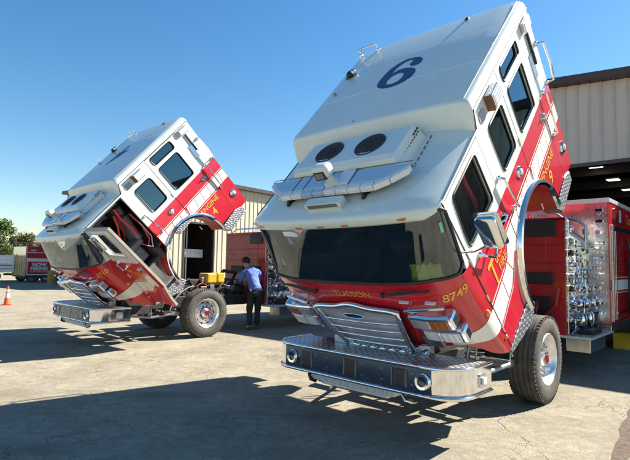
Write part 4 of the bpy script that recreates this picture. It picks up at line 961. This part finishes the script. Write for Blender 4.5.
    for (y0, y1, z0, z1) in ((.20, .72, 2.24, 2.53), (.22, .66, 1.44, 1.64), (-.62, -.05, 1.44, 1.64), (.24, .62, .72, 1.24), (-.6, -.1, .72, 1.24)):
        b = MB(); b.box(xf, xf+.03, y0, y1, z0, z1); v_ = b.build('black_vent', 'black', pm, bevel=.015)
        if z1-z0 < .25:
            b = MB()
            for k in range(14): yy = lerp(y0+.03, y1-.03, k/13); b.box(xf+.03, xf+.036, yy-.004, yy+.004, z0+.02, z1-.02)
            b.each('vent_fin', 'frame', v_)
    b = MB()
    for k in range(9): b.blob((xf+.01, -.75+.18*k, 1.95), .012, 6, 4)
    for z in (1.2, 1.8, 2.1): b.tube([(xf+.008, -.85, z), (xf+.008, .8, z)], .006, 5)
    b.tube([(xf+.05, .75, 1.4), (xf+.06, .70, 1.1), (xf+.05, .5, .9), (xf+.08, .3, .8)], .03, 8); b.build('rivet_line', 'reddark', pm)
    b = MB(); b.tube([(xf+.06, -.4, .66), (xf+.2, 0, .8), (xf+.1, .4, .7), (xf+.2, .7, .95)], .04, 8); b.box(xf+.02, xf+.25, -.3, .2, .62, .85); b.build('hoses', 'black', pm, smooth=50)
    # pump operator panel (left side)
    b = MB(); b.plate([(-3.28, .66), (-2.105, .66), (-2.105, 2.10), (-3.28, 2.10)], y0=yp-.05, y1=yp-.02); b.box(-2.105, -2.0, yp, yp+.006, .64, 2.55)
    pp = fix(b, 'pump_panel', 'alu')
    rnd = random.Random(11)
    b = MB(); b.box(-2.104, -2.088, yp-.25, yp+.012, .64, 2.56); b.build('panel_edge', 'chrome', pp)
    for k, (x, z, r) in enumerate([(-2.5, 1.90, .085), (-2.75, 1.90, .085)] + [(-2.42+-.19*i, 1.66, .055) for i in range(5)] + [(-2.42+-.19*i, 1.50, .055) for i in range(5)]):
        b = MB(); b.lathe([(r, 0), (r, .03), (r*.86, .035), (r*.84, .025)], (x, yp-.02, z), 'Y', 24); g1 = b.build('gauge', 'chrome', pp, smooth=35)
        b = MB(); b.lathe([(.0001, .026), (r*.85, .026)], (x, yp-.02, z), 'Y', 20); f1 = b.build('dial', 'white', g1)
        b = MB(); a = rnd.random()*4; b.box(x-.003, x+.003, yp+.008, yp+.010, z, z+r*.7, Matrix.Rotation(a, 3, 'Y'), (x, yp+.009, z)); b.build('needle', 'black', g1)
    for k, (x, z, r) in enumerate([(-2.35, 1.14, .085), (-2.72, 1.14, .085), (-3.08, 1.14, .085), (-2.48, .86, .13), (-2.95, .86, .13)]):
        b = MB(); b.cyl((x, yp-.02, z), (x, yp+.10, z-.02), r*.75, 18); b.lathe([(r*.8, .09), (r, .10), (r, .16), (r*.7, .19), (.0001, .195)], (x, yp-.02, z-.02), 'Y', 22)
        for q in (0, PI/2, PI, 1.5*PI): b.box(x+r*.9*math.cos(q)-.014, x+r*.9*math.cos(q)+.014, yp+.09, yp+.13, z-.02+r*.9*math.sin(q)-.014, z-.02+r*.9*math.sin(q)+.014)
        c1 = b.build('discharge_cap', 'chrome', pp, smooth=35)
    for k in range(9):
        x, z = -2.32-.11*k, 1.345+.03*(k % 2); b = MB(); b.cyl((x, yp-.02, z), (x, yp+.06, z), .010, 8); b.box(x-.03, x+.03, yp+.05, yp+.075, z-.016, z+.016); b.build('valve_handle', rnd.choice(['redlens', 'navy', 'yellow', 'chrome', 'black', 'chrome']), pp, bevel=.006)
    b = MB()
    for k in range(70):
        x = -2.14-1.1*rnd.random(); z = .70+1.36*rnd.random(); w, h_ = .012+.04*rnd.random(), .01+.035*rnd.random(); b.box(x-w, x+w, yp-.02, yp-.02+.01+.04*rnd.random(), z-h_, z+h_)
    for k in range(12):
        x = -2.2-1.0*rnd.random(); z = .8+1.1*rnd.random(); b.tube([(x, yp-.01, z), (x+.05, yp+.05, z+.03), (x+.12*rnd.random(), yp+.05, z-.12), (x+.1, yp-.01, z-.2)], .012, 6)
    b.each('panel_fitting', 'chrome', pp, bevel=.003)
    b = MB()
    for k in range(50):
        x = -2.14-1.1*rnd.random(); z = .70+1.36*rnd.random(); w, h_ = .02+.05*rnd.random(), .012+.05*rnd.random(); b.box(x-w, x+w, yp-.02, yp-.012+.006*rnd.random(), z-h_, z+h_)
    b.each('panel_plate', 'steel', pp)
    b = MB()
    for k in range(34):
        x = -2.14-1.1*rnd.random(); z = .70+1.8*rnd.random(); w, h_ = .015+.035*rnd.random(), .012+.035*rnd.random(); b.box(x-w, x+w, yp-.015, yp-.004+.01*rnd.random(), z-h_, z+h_)
    b.each('panel_label', 'black', pp)
    # front column of couplings next to the panel edge
    for k in range(9):
        z = .78+.2*k; b = MB(); b.lathe([(.0001, .10), (.045, .10), (.055, .085), (.055, .04), (.035, .03), (.035, 0)], (-2.20, yp-.03, z), 'Y', 14); b.build('coupling', ['black', 'steel', 'chrome'][k % 3], pp, smooth=35)
    # crosslay hose bed: white dividers sloping outwards, open top
    b = MB(); b.box(-3.28, -2.10, -.90, yp, 2.08, 2.10); b.box(-3.28, -2.10, -.5, -.45, 2.1, 2.5); hb_ = fix(b, 'hose_bed', 'alu')
    for x in (-2.42, -2.78, -3.12):
        b = MB(); b.plate([(.10, 2.50), (.50, 2.50), (yp+.03, 2.20), (yp+.03, 2.11), (.10, 2.11)], y0=x-.03, y1=x+.03, axis='X'); b.build('divider', 'white', hb_, bevel=.006)
    b = MB()
    for x0, x1 in ((-2.38, -2.13), (-2.74, -2.46), (-3.08, -2.82)):
        for k in range(4): b.box(x0+.02, x1-.02, .0, .45+.09*(3-k), 2.12+.07*k, 2.18+.07*k)
    b.each('folded_hose', 'greyp', hb_, bevel=.02)
    for x in (-2.14, -3.24):
        b = MB(); b.tube([(x, -.8, 2.10), (x, -.8, 2.60), (x, -.6, 2.68), (x, .45, 2.68), (x, .70, 2.62), (x, yp, 2.50), (x, yp, 2.1)], .022, 8); fix(b, 'rail_hoop', 'alu', smooth=40)
    b = MB(); b.lathe([(.05, 2.5), (.05, 2.72), (.08, 2.74), (.08, 2.80), (.05, 2.82)], (-2.55, .1, 0), 'Z', 16); b.tube([(-2.55, .1, 2.8), (-2.45, .15, 2.92), (-2.3, .3, 2.96), (-2.12, .45, 2.98)], [.05, .05, .04, .05], 12); fix(b, 'deck_gun', 'red', smooth=40)
    # running board and step box
    b = MB(); b.box(-3.55, -2.0, .62, 1.20, .575, .63); rb = fix(b, 'running_board', 'tread', bevel=.006)
    b = MB(); b.box(-3.5, -2.02, 1.198, 1.206, .585, .622); b.box(-2.004, -1.994, .70, 1.20, .585, .622); b.build('board_edge', 'white', rb)
    b = MB(); b.box(-3.30, -2.28, .75, 1.12, .33, .57); b.build('step_box', 'alu', rb, bevel=.012)
    b = MB(); b.box(-2.95, -2.35, .90, 1.15, .632, .70); b.build('hose_well', 'black', rb, bevel=.01)
    b = MB(); b.box(-3.55, -2.0, -1.20, -.62, .575, .63); fix(b, 'running_board', 'tread', bevel=.006)
    # body
    XB, XE = -3.3, -7.35
    b = MB(); b.box(XE, XB, -1.22, 1.22, 1.35, 2.92); b.box(XE, -7.15, -1.22, 1.22, .72, 1.35); b.box(-5.75, XB, -1.22, 1.22, .72, 1.35); b.box(-7.15, -5.75, -.6, .6, .72, 1.35)
    bd = fix(b, 'body', 'red', bevel=.012)
    b = MB(); b.box(XB, XB+.012, -1.20, 1.20, .74, 2.94); b.build('front_cladding', 'alu', bd)
    b = MB()
    for z in (2.35, 2.55, 2.75): b.box(XB+.012, XB+.03, 1.0, 1.13, z, z+.06); b.tube([(XB+.02, 1.02, z-.02), (XB+.05, 1.06, z-.06), (XB+.02, 1.1, z-.02)], .012, 6)
    for k in range(16): z = .9+.09*k; b.box(XB+.012, XB+.025+.03*rnd.random(), .92+.1*rnd.random(), .99+.18*rnd.random(), z, z+.05)
    b.each('cladding_fitting', 'chrome', bd, bevel=.004)
    b = MB(); b.box(XE-.01, XB+.02, 1.10, 1.235, 2.92, 3.0); b.box(XE-.01, XB+.02, -1.235, -1.10, 2.92, 3.0); b.box(XB-.06, XB+.02, -1.10, 1.10, 2.92, 3.0); b.box(XE-.01, XE+.06, -1.1, 1.1, 2.92, 3.0); b.build('top_rail', 'white', bd, bevel=.008)
    for s in sides:
        for (x0, x1, z0) in ((-5.55, -3.42, .80), (-7.25, -5.70, 1.42)):
            b = MB(); n_ = int((2.42-z0)/.075)
            for k in range(n_): z = lerp(z0, 2.42, k/n_); b.box(x0+.05, x1-.05, s*1.222, s*1.232, z, z+(2.42-z0)/n_-.008)
            dr_ = b.build('compartment_door', 'red', bd, bevel=.004)
            b = MB(); b.box(x0, x0+.05, s*1.22, s*1.245, z0, 2.5); b.box(x1-.05, x1, s*1.22, s*1.245, z0, 2.5); b.box(x0, x1, s*1.22, s*1.255, 2.42, 2.52); b.box(x0, x1, s*1.22, s*1.245, z0-.03, z0)
            if x0 == -5.55: b.box(-3.75, -3.70, s*1.232, s*1.24, z0, 2.42); b.box(-3.60, -3.57, s*1.232, s*1.24, z0, 2.42)
            b.build('door_frame', 'alu', dr_, bevel=.004)
            b = MB(); b.box(x0+.3, x1-.3, s*1.232, s*1.25, z0+.1, z0+.13); b.build('lift_bar', 'chrome', dr_)
        b = MB(); b.box(-7.3, -3.32, s*1.2325, s*1.2335, 1.33, 1.52); b.box(-7.3, -3.32, s*1.2325, s*1.2335, 1.56, 1.575); b.box(-7.3, -3.32, s*1.2325, s*1.2335, 1.28, 1.295); b.each('white_stripe', 'stripe', bd)
        b = MB(); b.plate(rrect(-3.86, -3.60, 2.60, 2.84, .06), y0=s*1.22, y1=s*1.25); q_ = b.build('warning_light', 'redlens', bd, bevel=.006)
        b = MB(); b.plate(rrect(-4.16, -3.92, 2.60, 2.84, .06), y0=s*1.22, y1=s*1.25); b.build('scene_light', 'white', bd, bevel=.006)
        b = MB(); b.box(-3.91, -3.87, s*1.22, s*1.26, 2.58, 2.86); b.build('light_bezel', 'black', bd)
        dx = -1 if s > 0 else 1
        text_on('body_lettering', 'Tucson', (lambda x, y: ((-4.72 if s > 0 else -5.7) + dx*x, s*1.226, 2.63 + y)), 'gold', bd, size=.26, bold=.004, shear=.15)
        b = MB(); b.grid(lambda u, v: (-6.45 + .66*math.cos(R(lerp(0, 180, u/20))), s*(1.225 if v else 1.255), .60 + .66*math.sin(R(lerp(0, 180, u/20)))), 21, 2); b.build('rear_fender', 'chrome', bd, smooth=40, thick=.02)
        b = MB(); b.box(-5.7, XB, s*1.0, s*1.215, .62, .72); b.each('rub_rail', 'alu', bd, bevel=.006)
    b = MB(); b.box(XE-.4, XE, -1.15, 1.15, .58, .66); b.build('tailboard', 'tread', bd, bevel=.01)
    return root

A = fire_engine(TA, 'nearest fire engine, tilted cab with all doors shut and a blue six shaped roof mark', '9', '8749', False, '9')
B = fire_engine(TB, 'farther fire engine on the left, cab tilted forward with its front door swung wide open', '4', '8710', True, '4')

# ------------------------------------------------------------------ things around the trucks
def on_truck(T, p):
    c, s_ = math.cos(T[2]), math.sin(T[2]); return Vector((T[0] + c*p[0] - s_*p[1], T[1] + s_*p[0] + c*p[1], p[2]))
# lime vest lying on the dashboard behind the windshield of the near engine
vest = MB(); rv = random.Random(5)
def vp(u, v):
    y = .80 + .30*u/14; z = 2.20 + .17*v/7 + .012*math.sin(u*1.3); x = lerp(1.665, 1.60, v/7) - .16*max(0, (y-.9))**1.0 + .012*math.sin(u*1.7 + v*.9)
    return TM @ Vector((x, y, z + (.02*rv.random() if v == 7 else 0)))
vest.grid(vp, 15, 8); vo = vest.build('safety_vest', 'hivis', None, smooth=60, thick=.008); vo.matrix_basis = A.matrix_basis.copy() if False else Matrix.Translation((TA[0], TA[1], 0)) @ Matrix.Rotation(TA[2], 4, 'Z')
tag(vo, 'lime green safety vest lying behind the windshield of the nearest fire engine', 'vest')
# hose hanging off the body side
b = MB(); b.tube([on_truck(TA, p) for p in [(-4.55, 1.27, 2.32), (-4.56, 1.32, 2.0), (-4.62, 1.33, 1.5), (-4.60, 1.33, 1.0), (-4.50, 1.31, .84), (-4.38, 1.31, .95), (-4.36, 1.32, 1.35), (-4.42, 1.32, 1.75), (-4.5, 1.30, 1.95)]], .026, 10)
tag(b.build('hanging_hose', 'black', None, smooth=60), 'black rubber hose hanging in a loop from the red truck body at the right', 'hose')
# yellow crate on the ground by the truck body
cr = empty('yellow_crate', (6.95, 10.75, 0), TA[2]); tag(cr, 'low yellow box on the ground beneath the right hand truck body', 'box')
b = MB(); b.box(-.34, .34, -.26, .26, 0, .30); co_ = b.build('crate_body', 'yellow', cr, bevel=.012)
b = MB(); b.box(-.35, .35, -.27, .27, .30, .34); b.build('lid', 'yellow', cr, bevel=.01)
b = MB(); b.box(-.24, .24, .262, .264, .08, .20); b.build('label_panel', 'trim', cr)
# traffic cone
cn = empty('traffic_cone', (-11.43, 18.22, 0), .4); tag(cn, 'orange traffic cone with a white collar at the far left of the lot', 'cone')
b = MB(); b.lathe([(.125, .03), (.115, .05), (.032, .66), (.028, .70), (.018, .70), (.016, .60)], (0, 0, 0), 'Z', 28); b.build('cone_body', 'coneo', cn, smooth=50)
b = MB(); b.lathe([(.0885, .26), (.0625, .45)], (0, 0, 0), 'Z', 28); b.build('white_collar', 'stripe', cn, smooth=50)
b = MB(); b.lathe([(.0595, .48), (.0435, .58)], (0, 0, 0), 'Z', 28); b.build('white_collar', 'stripe', cn, smooth=50)
b = MB(); b.plate(rrect(-.15, .15, -.15, .15, .04), y0=0, y1=.035, axis='Z'); b.build('base', 'coneo', cn, bevel=.008)

# red rescue trailer with the hiring sign
M['olive'] = surf('olive_yellow_panel', (0.30, 0.27, 0.14), 0.6, var=.5, nscale=3)
rt = empty('rescue_trailer', (-21.35, 36.0, 0), math.atan2(.75, .66)); tag(rt, 'far off red trailer with white NOW HIRING lettering, left of the engines', 'trailer')
b = MB(); b.box(0, 1.78, .02, 2.9, .5, 2.72); b.build('body', 'red', rt, bevel=.05)
b = MB(); b.box(-.03, 0, .02, 2.9, .5, 2.2); b.build('side_panel', 'olive', rt)
b = MB(); b.box(-.04, -.002, .1, 2.8, 2.0, 2.65); b.build('upper_panel', 'alu', rt)
for k in range(5):
    b = MB(); y = .3+.52*k; b.add([(-.035, y, .6), (-.035, y+.2, .6), (-.035, y+.45, 1.95), (-.035, y+.25, 1.95)], [(0, 1, 2, 3)]); b.build('chevron', 'yellow' if k % 2 else 'tan', rt, recalc=False)
b = MB(); b.box(.02, 1.76, .0, .02, 1.56, 1.80); b.box(.06, .10, 0, .02, .55, 1.62); b.box(1.70, 1.74, 0, .02, .55, 1.62); b.box(.06, 1.74, 0, .02, .55, .62); b.box(.06, 1.5, 0, .02, 2.22, 2.26); sg = b.build('sign_frame', 'stripe', rt)
text_on('sign_lettering', 'NOW', lambda x, y: (.90+x, -.006, 1.22+y), 'white', sg, size=.36, wide=1.05, align='CENTER', bold=.018)
text_on('sign_lettering', 'HIRING', lambda x, y: (.90+x, -.006, .92+y), 'white', sg, size=.36, wide=1.0, align='CENTER', bold=.018)
text_on('sign_lettering', 'now', lambda x, y: (.45+x, -.006, 2.36+y), 'white', sg, size=.2, wide=1.1, align='CENTER', bold=.008)
b = MB(); b.box(.25, 1.5, -.004, .02, .78, .81); b.build('underline', 'white', sg)
b = MB(); b.box(.0, 1.78, .1, 2.9, .38, .5); b.build('chassis_frame', 'frame', rt)
for x in (.45, 1.45):
    for y in (.25, 2.4):
        b = MB(); b.lathe([(.20, -.1), (.34, -.1), (.36, -.08), (.36, .08), (.34, .1), (.20, .1)], (x, y, .36), 'Y', 24, True); w_ = b.build('wheel', 'rubber', rt, smooth=40)
        b = MB(); b.cyl((x, y-.08, .36), (x, y+.08, .36), .2, 16); b.build('rim', 'alu', w_)
# white stake trailer at the very edge
wt = empty('white_trailer', (-24.3, 37.3, 0), .12); tag(wt, 'white slatted trailer parked at the far left edge, beside the red one', 'trailer')
b = MB(); b.box(-4.2, 1.2, 0, 2.3, .75, .95); b.box(-4.2, 1.2, 2.2, 2.3, .95, 2.0); b.build('bed', 'whitetr', wt)
b = MB()
for z in (1.0, 1.28, 1.56, 1.84): b.box(-4.2, 1.2, -.03, .03, z, z+.18)
for x in (-4.1, -2.8, -1.5, -.2, 1.1): b.box(x-.05, x+.05, -.05, .05, .9, 2.1)
b.build('side_rails', 'whitetr', wt)
b = MB(); b.box(.0, 2.0, .9, 1.5, .45, .6); b.build('drawbar', 'frame', wt)
for x in (-2.2, -.2):
    b = MB(); b.lathe([(.18, -.1), (.36, -.1), (.38, 0), (.36, .1), (.18, .1)], (x, .15, .38), 'Y', 20, True); b.cyl((x, .1, .38), (x, .2, .38), .2, 12); b.build('wheel', 'rubber', wt, smooth=40)
b = MB(); b.box(-4.0, 1.0, .3, 2.0, .95, 1.3); b.build('cargo', 'greyp', wt)
# low stack of orange and brown drums between the trailer and the left engine
for k, (px, d_, r_, h_, m_, lab) in enumerate([(54.5, 34.5, .30, .95, 'ochre', 'ochre drum standing just right of the red NOW HIRING trailer'), (62, 35, .32, .85, 'leather', 'brown drum right of the ochre drum, under the raised windshield')]):
    b = MB(); b.lathe([(.0001, 0), (r_, 0), (r_, h_*.33), (r_+.02, h_*.35), (r_, h_*.37), (r_, h_*.66), (r_+.02, h_*.68), (r_, h_*.70), (r_, h_), (.0001, h_-.01)], ((px-315)/FPX*d_, d_, 0), 'Z', 20)
    tag(b.build('drum', m_, None, smooth=40), lab, 'drum', 'drums beside the red trailer')

# ------------------------------------------------------------------ person
def skinned(name, joints, edges, mat, parent, sub=2, root=0):
    me = bpy.data.meshes.new(name); me.from_pydata([j[0] for j in joints], edges, [])
    me.materials.append(M[mat]); o_ = bpy.data.objects.new(name, me); C.objects.link(o_)
    if parent: o_.parent = parent
    sk = o_.modifiers.new('skin', 'SKIN'); sk.use_smooth_shade = True; sk.branch_smoothing = .6
    for k, v in enumerate(me.skin_vertices[0].data):
        r_ = joints[k][1]; v.radius = (r_, r_) if not isinstance(r_, tuple) else r_; v.use_root = (k == root)
    sb = o_.modifiers.new('sub', 'SUBSURF'); sb.levels = sub; sb.render_levels = sub
    return o_
# local frame: the man faces +y, x to his right; bent forward at the waist, head down
J = {'pel': ((0, 0, .96), .125), 'wai': ((-.02, .05, 1.10), .11), 'che': ((-.05, .19, 1.31), .13), 'nec0': ((-.08, .29, 1.45), .06), 'nec': ((-.10, .35, 1.50), .055), 'hea': ((-.12, .42, 1.55), .082), 'hea2': ((-.13, .48, 1.63), .095), 'hea3': ((-.135, .50, 1.69), .06),
     'shl': ((-.24, .22, 1.40), .045), 'ell': ((-.32, .32, 1.15), .036), 'wrl': ((-.23, .54, 1.06), .030), 'hal': ((-.20, .62, 1.05), .036),
     'shr': ((.14, .22, 1.42), .045), 'elr': ((.22, .33, 1.17), .036), 'wrr': ((.11, .54, 1.08), .030), 'har': ((.07, .62, 1.08), .036),
     'hpl': ((-.09, .0, .88), .100), 'knl': ((-.115, .06, .49), .062), 'anl': ((-.12, -.03, .10), .042), 'tol': ((-.15, .13, .045), .035),
     'hpr': ((.09, .0, .88), .100), 'knr': ((.10, .10, .49), .062), 'anr': ((.07, .05, .10), .042), 'tor': ((.09, .21, .045), .035)}
names = list(J); ix = {n: i for i, n in enumerate(names)}
E_ = [('pel', 'wai'), ('wai', 'che'), ('che', 'nec0'), ('nec0', 'nec'), ('nec', 'hea'), ('hea', 'hea2'), ('hea2', 'hea3'), ('che', 'shl'), ('shl', 'ell'), ('ell', 'wrl'), ('wrl', 'hal'), ('che', 'shr'), ('shr', 'elr'), ('elr', 'wrr'), ('wrr', 'har'),
      ('pel', 'hpl'), ('hpl', 'knl'), ('knl', 'anl'), ('anl', 'tol'), ('pel', 'hpr'), ('hpr', 'knr'), ('knr', 'anr'), ('anr', 'tor')]
joints = [J[n] for n in names]; edges = [(ix[a], ix[b_]) for a, b_ in E_]
# fingers: own chains branching from each hand
for side, hn in ((-1, 'hal'), (1, 'har')):
    hp = Vector(J[hn][0])
    for k, (dx, L) in enumerate(((-.030, .055), (-.010, .065), (.010, .062), (.030, .048))):
        i0 = len(joints); joints.append((tuple(hp + Vector((dx, .035, 0))), .011)); joints.append((tuple(hp + Vector((dx*1.15, .035+L*.6, -.012))), .0095)); joints.append((tuple(hp + Vector((dx*1.15, .035+L, -.04))), .008))
        edges += [(ix[hn], i0), (i0, i0+1), (i0+1, i0+2)]
    i0 = len(joints); joints.append((tuple(hp + Vector((-side*.040, .005, -.005))), .012)); joints.append((tuple(hp + Vector((-side*.055, .045, -.02))), .010)); edges += [(ix[hn], i0), (i0, i0+1)]
person = skinned('person', joints, edges, 'skin', None)
PX, PY = -1.52, 12.62
person.location = (PX, PY, 0); person.rotation_euler = (0, 0, R(22)); person.scale = (1.08, 1.08, 1.08)
tag(person, 'man in a blue shirt and dark trousers bending over beside the left engine', 'person')
def sub(nms, ed, grow, over=None):
    over = over or {}; return [((over[n][0] if n in over else J[n][0]), (over[n][1] if n in over else J[n][1] + grow)) for n in nms], [(nms.index(a), nms.index(b_)) for a, b_ in ed]
nm = ['wai', 'che', 'nec0', 'shl', 'ell', 'wrl', 'shr', 'elr', 'wrr', 'hem']
jj, ee = sub(nm, [('wai', 'che'), ('che', 'nec0'), ('che', 'shl'), ('shl', 'ell'), ('ell', 'wrl'), ('che', 'shr'), ('shr', 'elr'), ('elr', 'wrr'), ('wai', 'hem')], .036, {'hem': ((0, .0, .93), .172), 'wai': ((-.02, .05, 1.10), .160), 'che': ((-.05, .19, 1.30), .195), 'nec0': ((-.085, .30, 1.46), .088), 'shl': ((-.22, .22, 1.385), .105), 'shr': ((.12, .22, 1.40), .105), 'ell': ((-.32, .32, 1.15), .072), 'elr': ((.22, .33, 1.17), .072), 'wrl': ((-.24, .50, 1.075), .046), 'wrr': ((.12, .50, 1.095), .046)})
def crumple(o_, amt, size):
    t_ = bpy.data.textures.new('cloth_folds', 'CLOUDS'); t_.noise_scale = size; t_.noise_depth = 2
    d_ = o_.modifiers.new('folds', 'DISPLACE'); d_.texture = t_; d_.strength = amt; d_.mid_level = .5
crumple(skinned('shirt', jj, ee, 'bluefabric', person, 3), .055, .10)
nm = ['pel', 'hpl', 'knl', 'anl', 'hpr', 'knr', 'anr']
jj, ee = sub(nm, [('pel', 'hpl'), ('hpl', 'knl'), ('knl', 'anl'), ('pel', 'hpr'), ('hpr', 'knr'), ('knr', 'anr')], .018, {'pel': ((0, 0, .93), .130), 'anl': ((-.12, -.025, .085), .066), 'anr': ((.07, .055, .085), .066)})
crumple(skinned('trousers', jj, ee, 'trousers', person, 3), .045, .09)
b = MB(); b.lathe([(.150, .925), (.158, .93), (.158, .965), (.150, .97)], (0, 0, 0), 'Z', 24); b.v = [(x*1.12, y*.92, z) for x, y, z in b.v]; b.build('belt', 'black', person)
for sx_, an, to in ((-1, 'anl', 'tol'), (1, 'anr', 'tor')):
    a_ = Vector(J[an][0]); t_ = Vector(J[to][0])
    skinned('shoe', [((a_.x, a_.y-.05, .05), .042), ((a_.x, a_.y+.02, .055), .05), (tuple((a_+t_)/2 + Vector((0, .03, -.03))), .045), ((t_.x, t_.y+.05, .042), .036)], [(0, 1), (1, 2), (2, 3)], 'leather', person, 2)
b = MB(); hc = Vector((-.135, .475, 1.645)); rh = random.Random(2)
b.grid(lambda u, v: hc + Vector((.107*math.sin(PI*.62*v/8)*math.cos(2*PI*u/22), .118*math.sin(PI*.62*v/8)*math.sin(2*PI*u/22)-.012, .112*math.cos(PI*.62*v/8))) + Vector((0, -.02*v/8, -.01)) , 22, 9, True); b.build('hair', 'hair', person, smooth=70)
b = MB(); fc = Vector((-.13, .565, 1.585)); b.blob(fc + Vector((0, .015, .0)), (.014, .022, .02)); b.build('nose', 'skin', person, smooth=70)
for q in (-1, 1):
    b = MB(); b.blob(fc + Vector((q*.032, -.004, .035)), (.012, .008, .009), 10, 6); b.build('eye', 'white', person, smooth=70)
    b = MB(); b.blob(Vector((-.13 + q*.095, .455, 1.61)), (.012, .022, .032)); b.build('ear', 'skin', person, smooth=70)
b = MB(); b.blob(fc + Vector((0, -.002, -.035)), (.024, .008, .006)); b.build('mouth', 'leather', person, smooth=70)
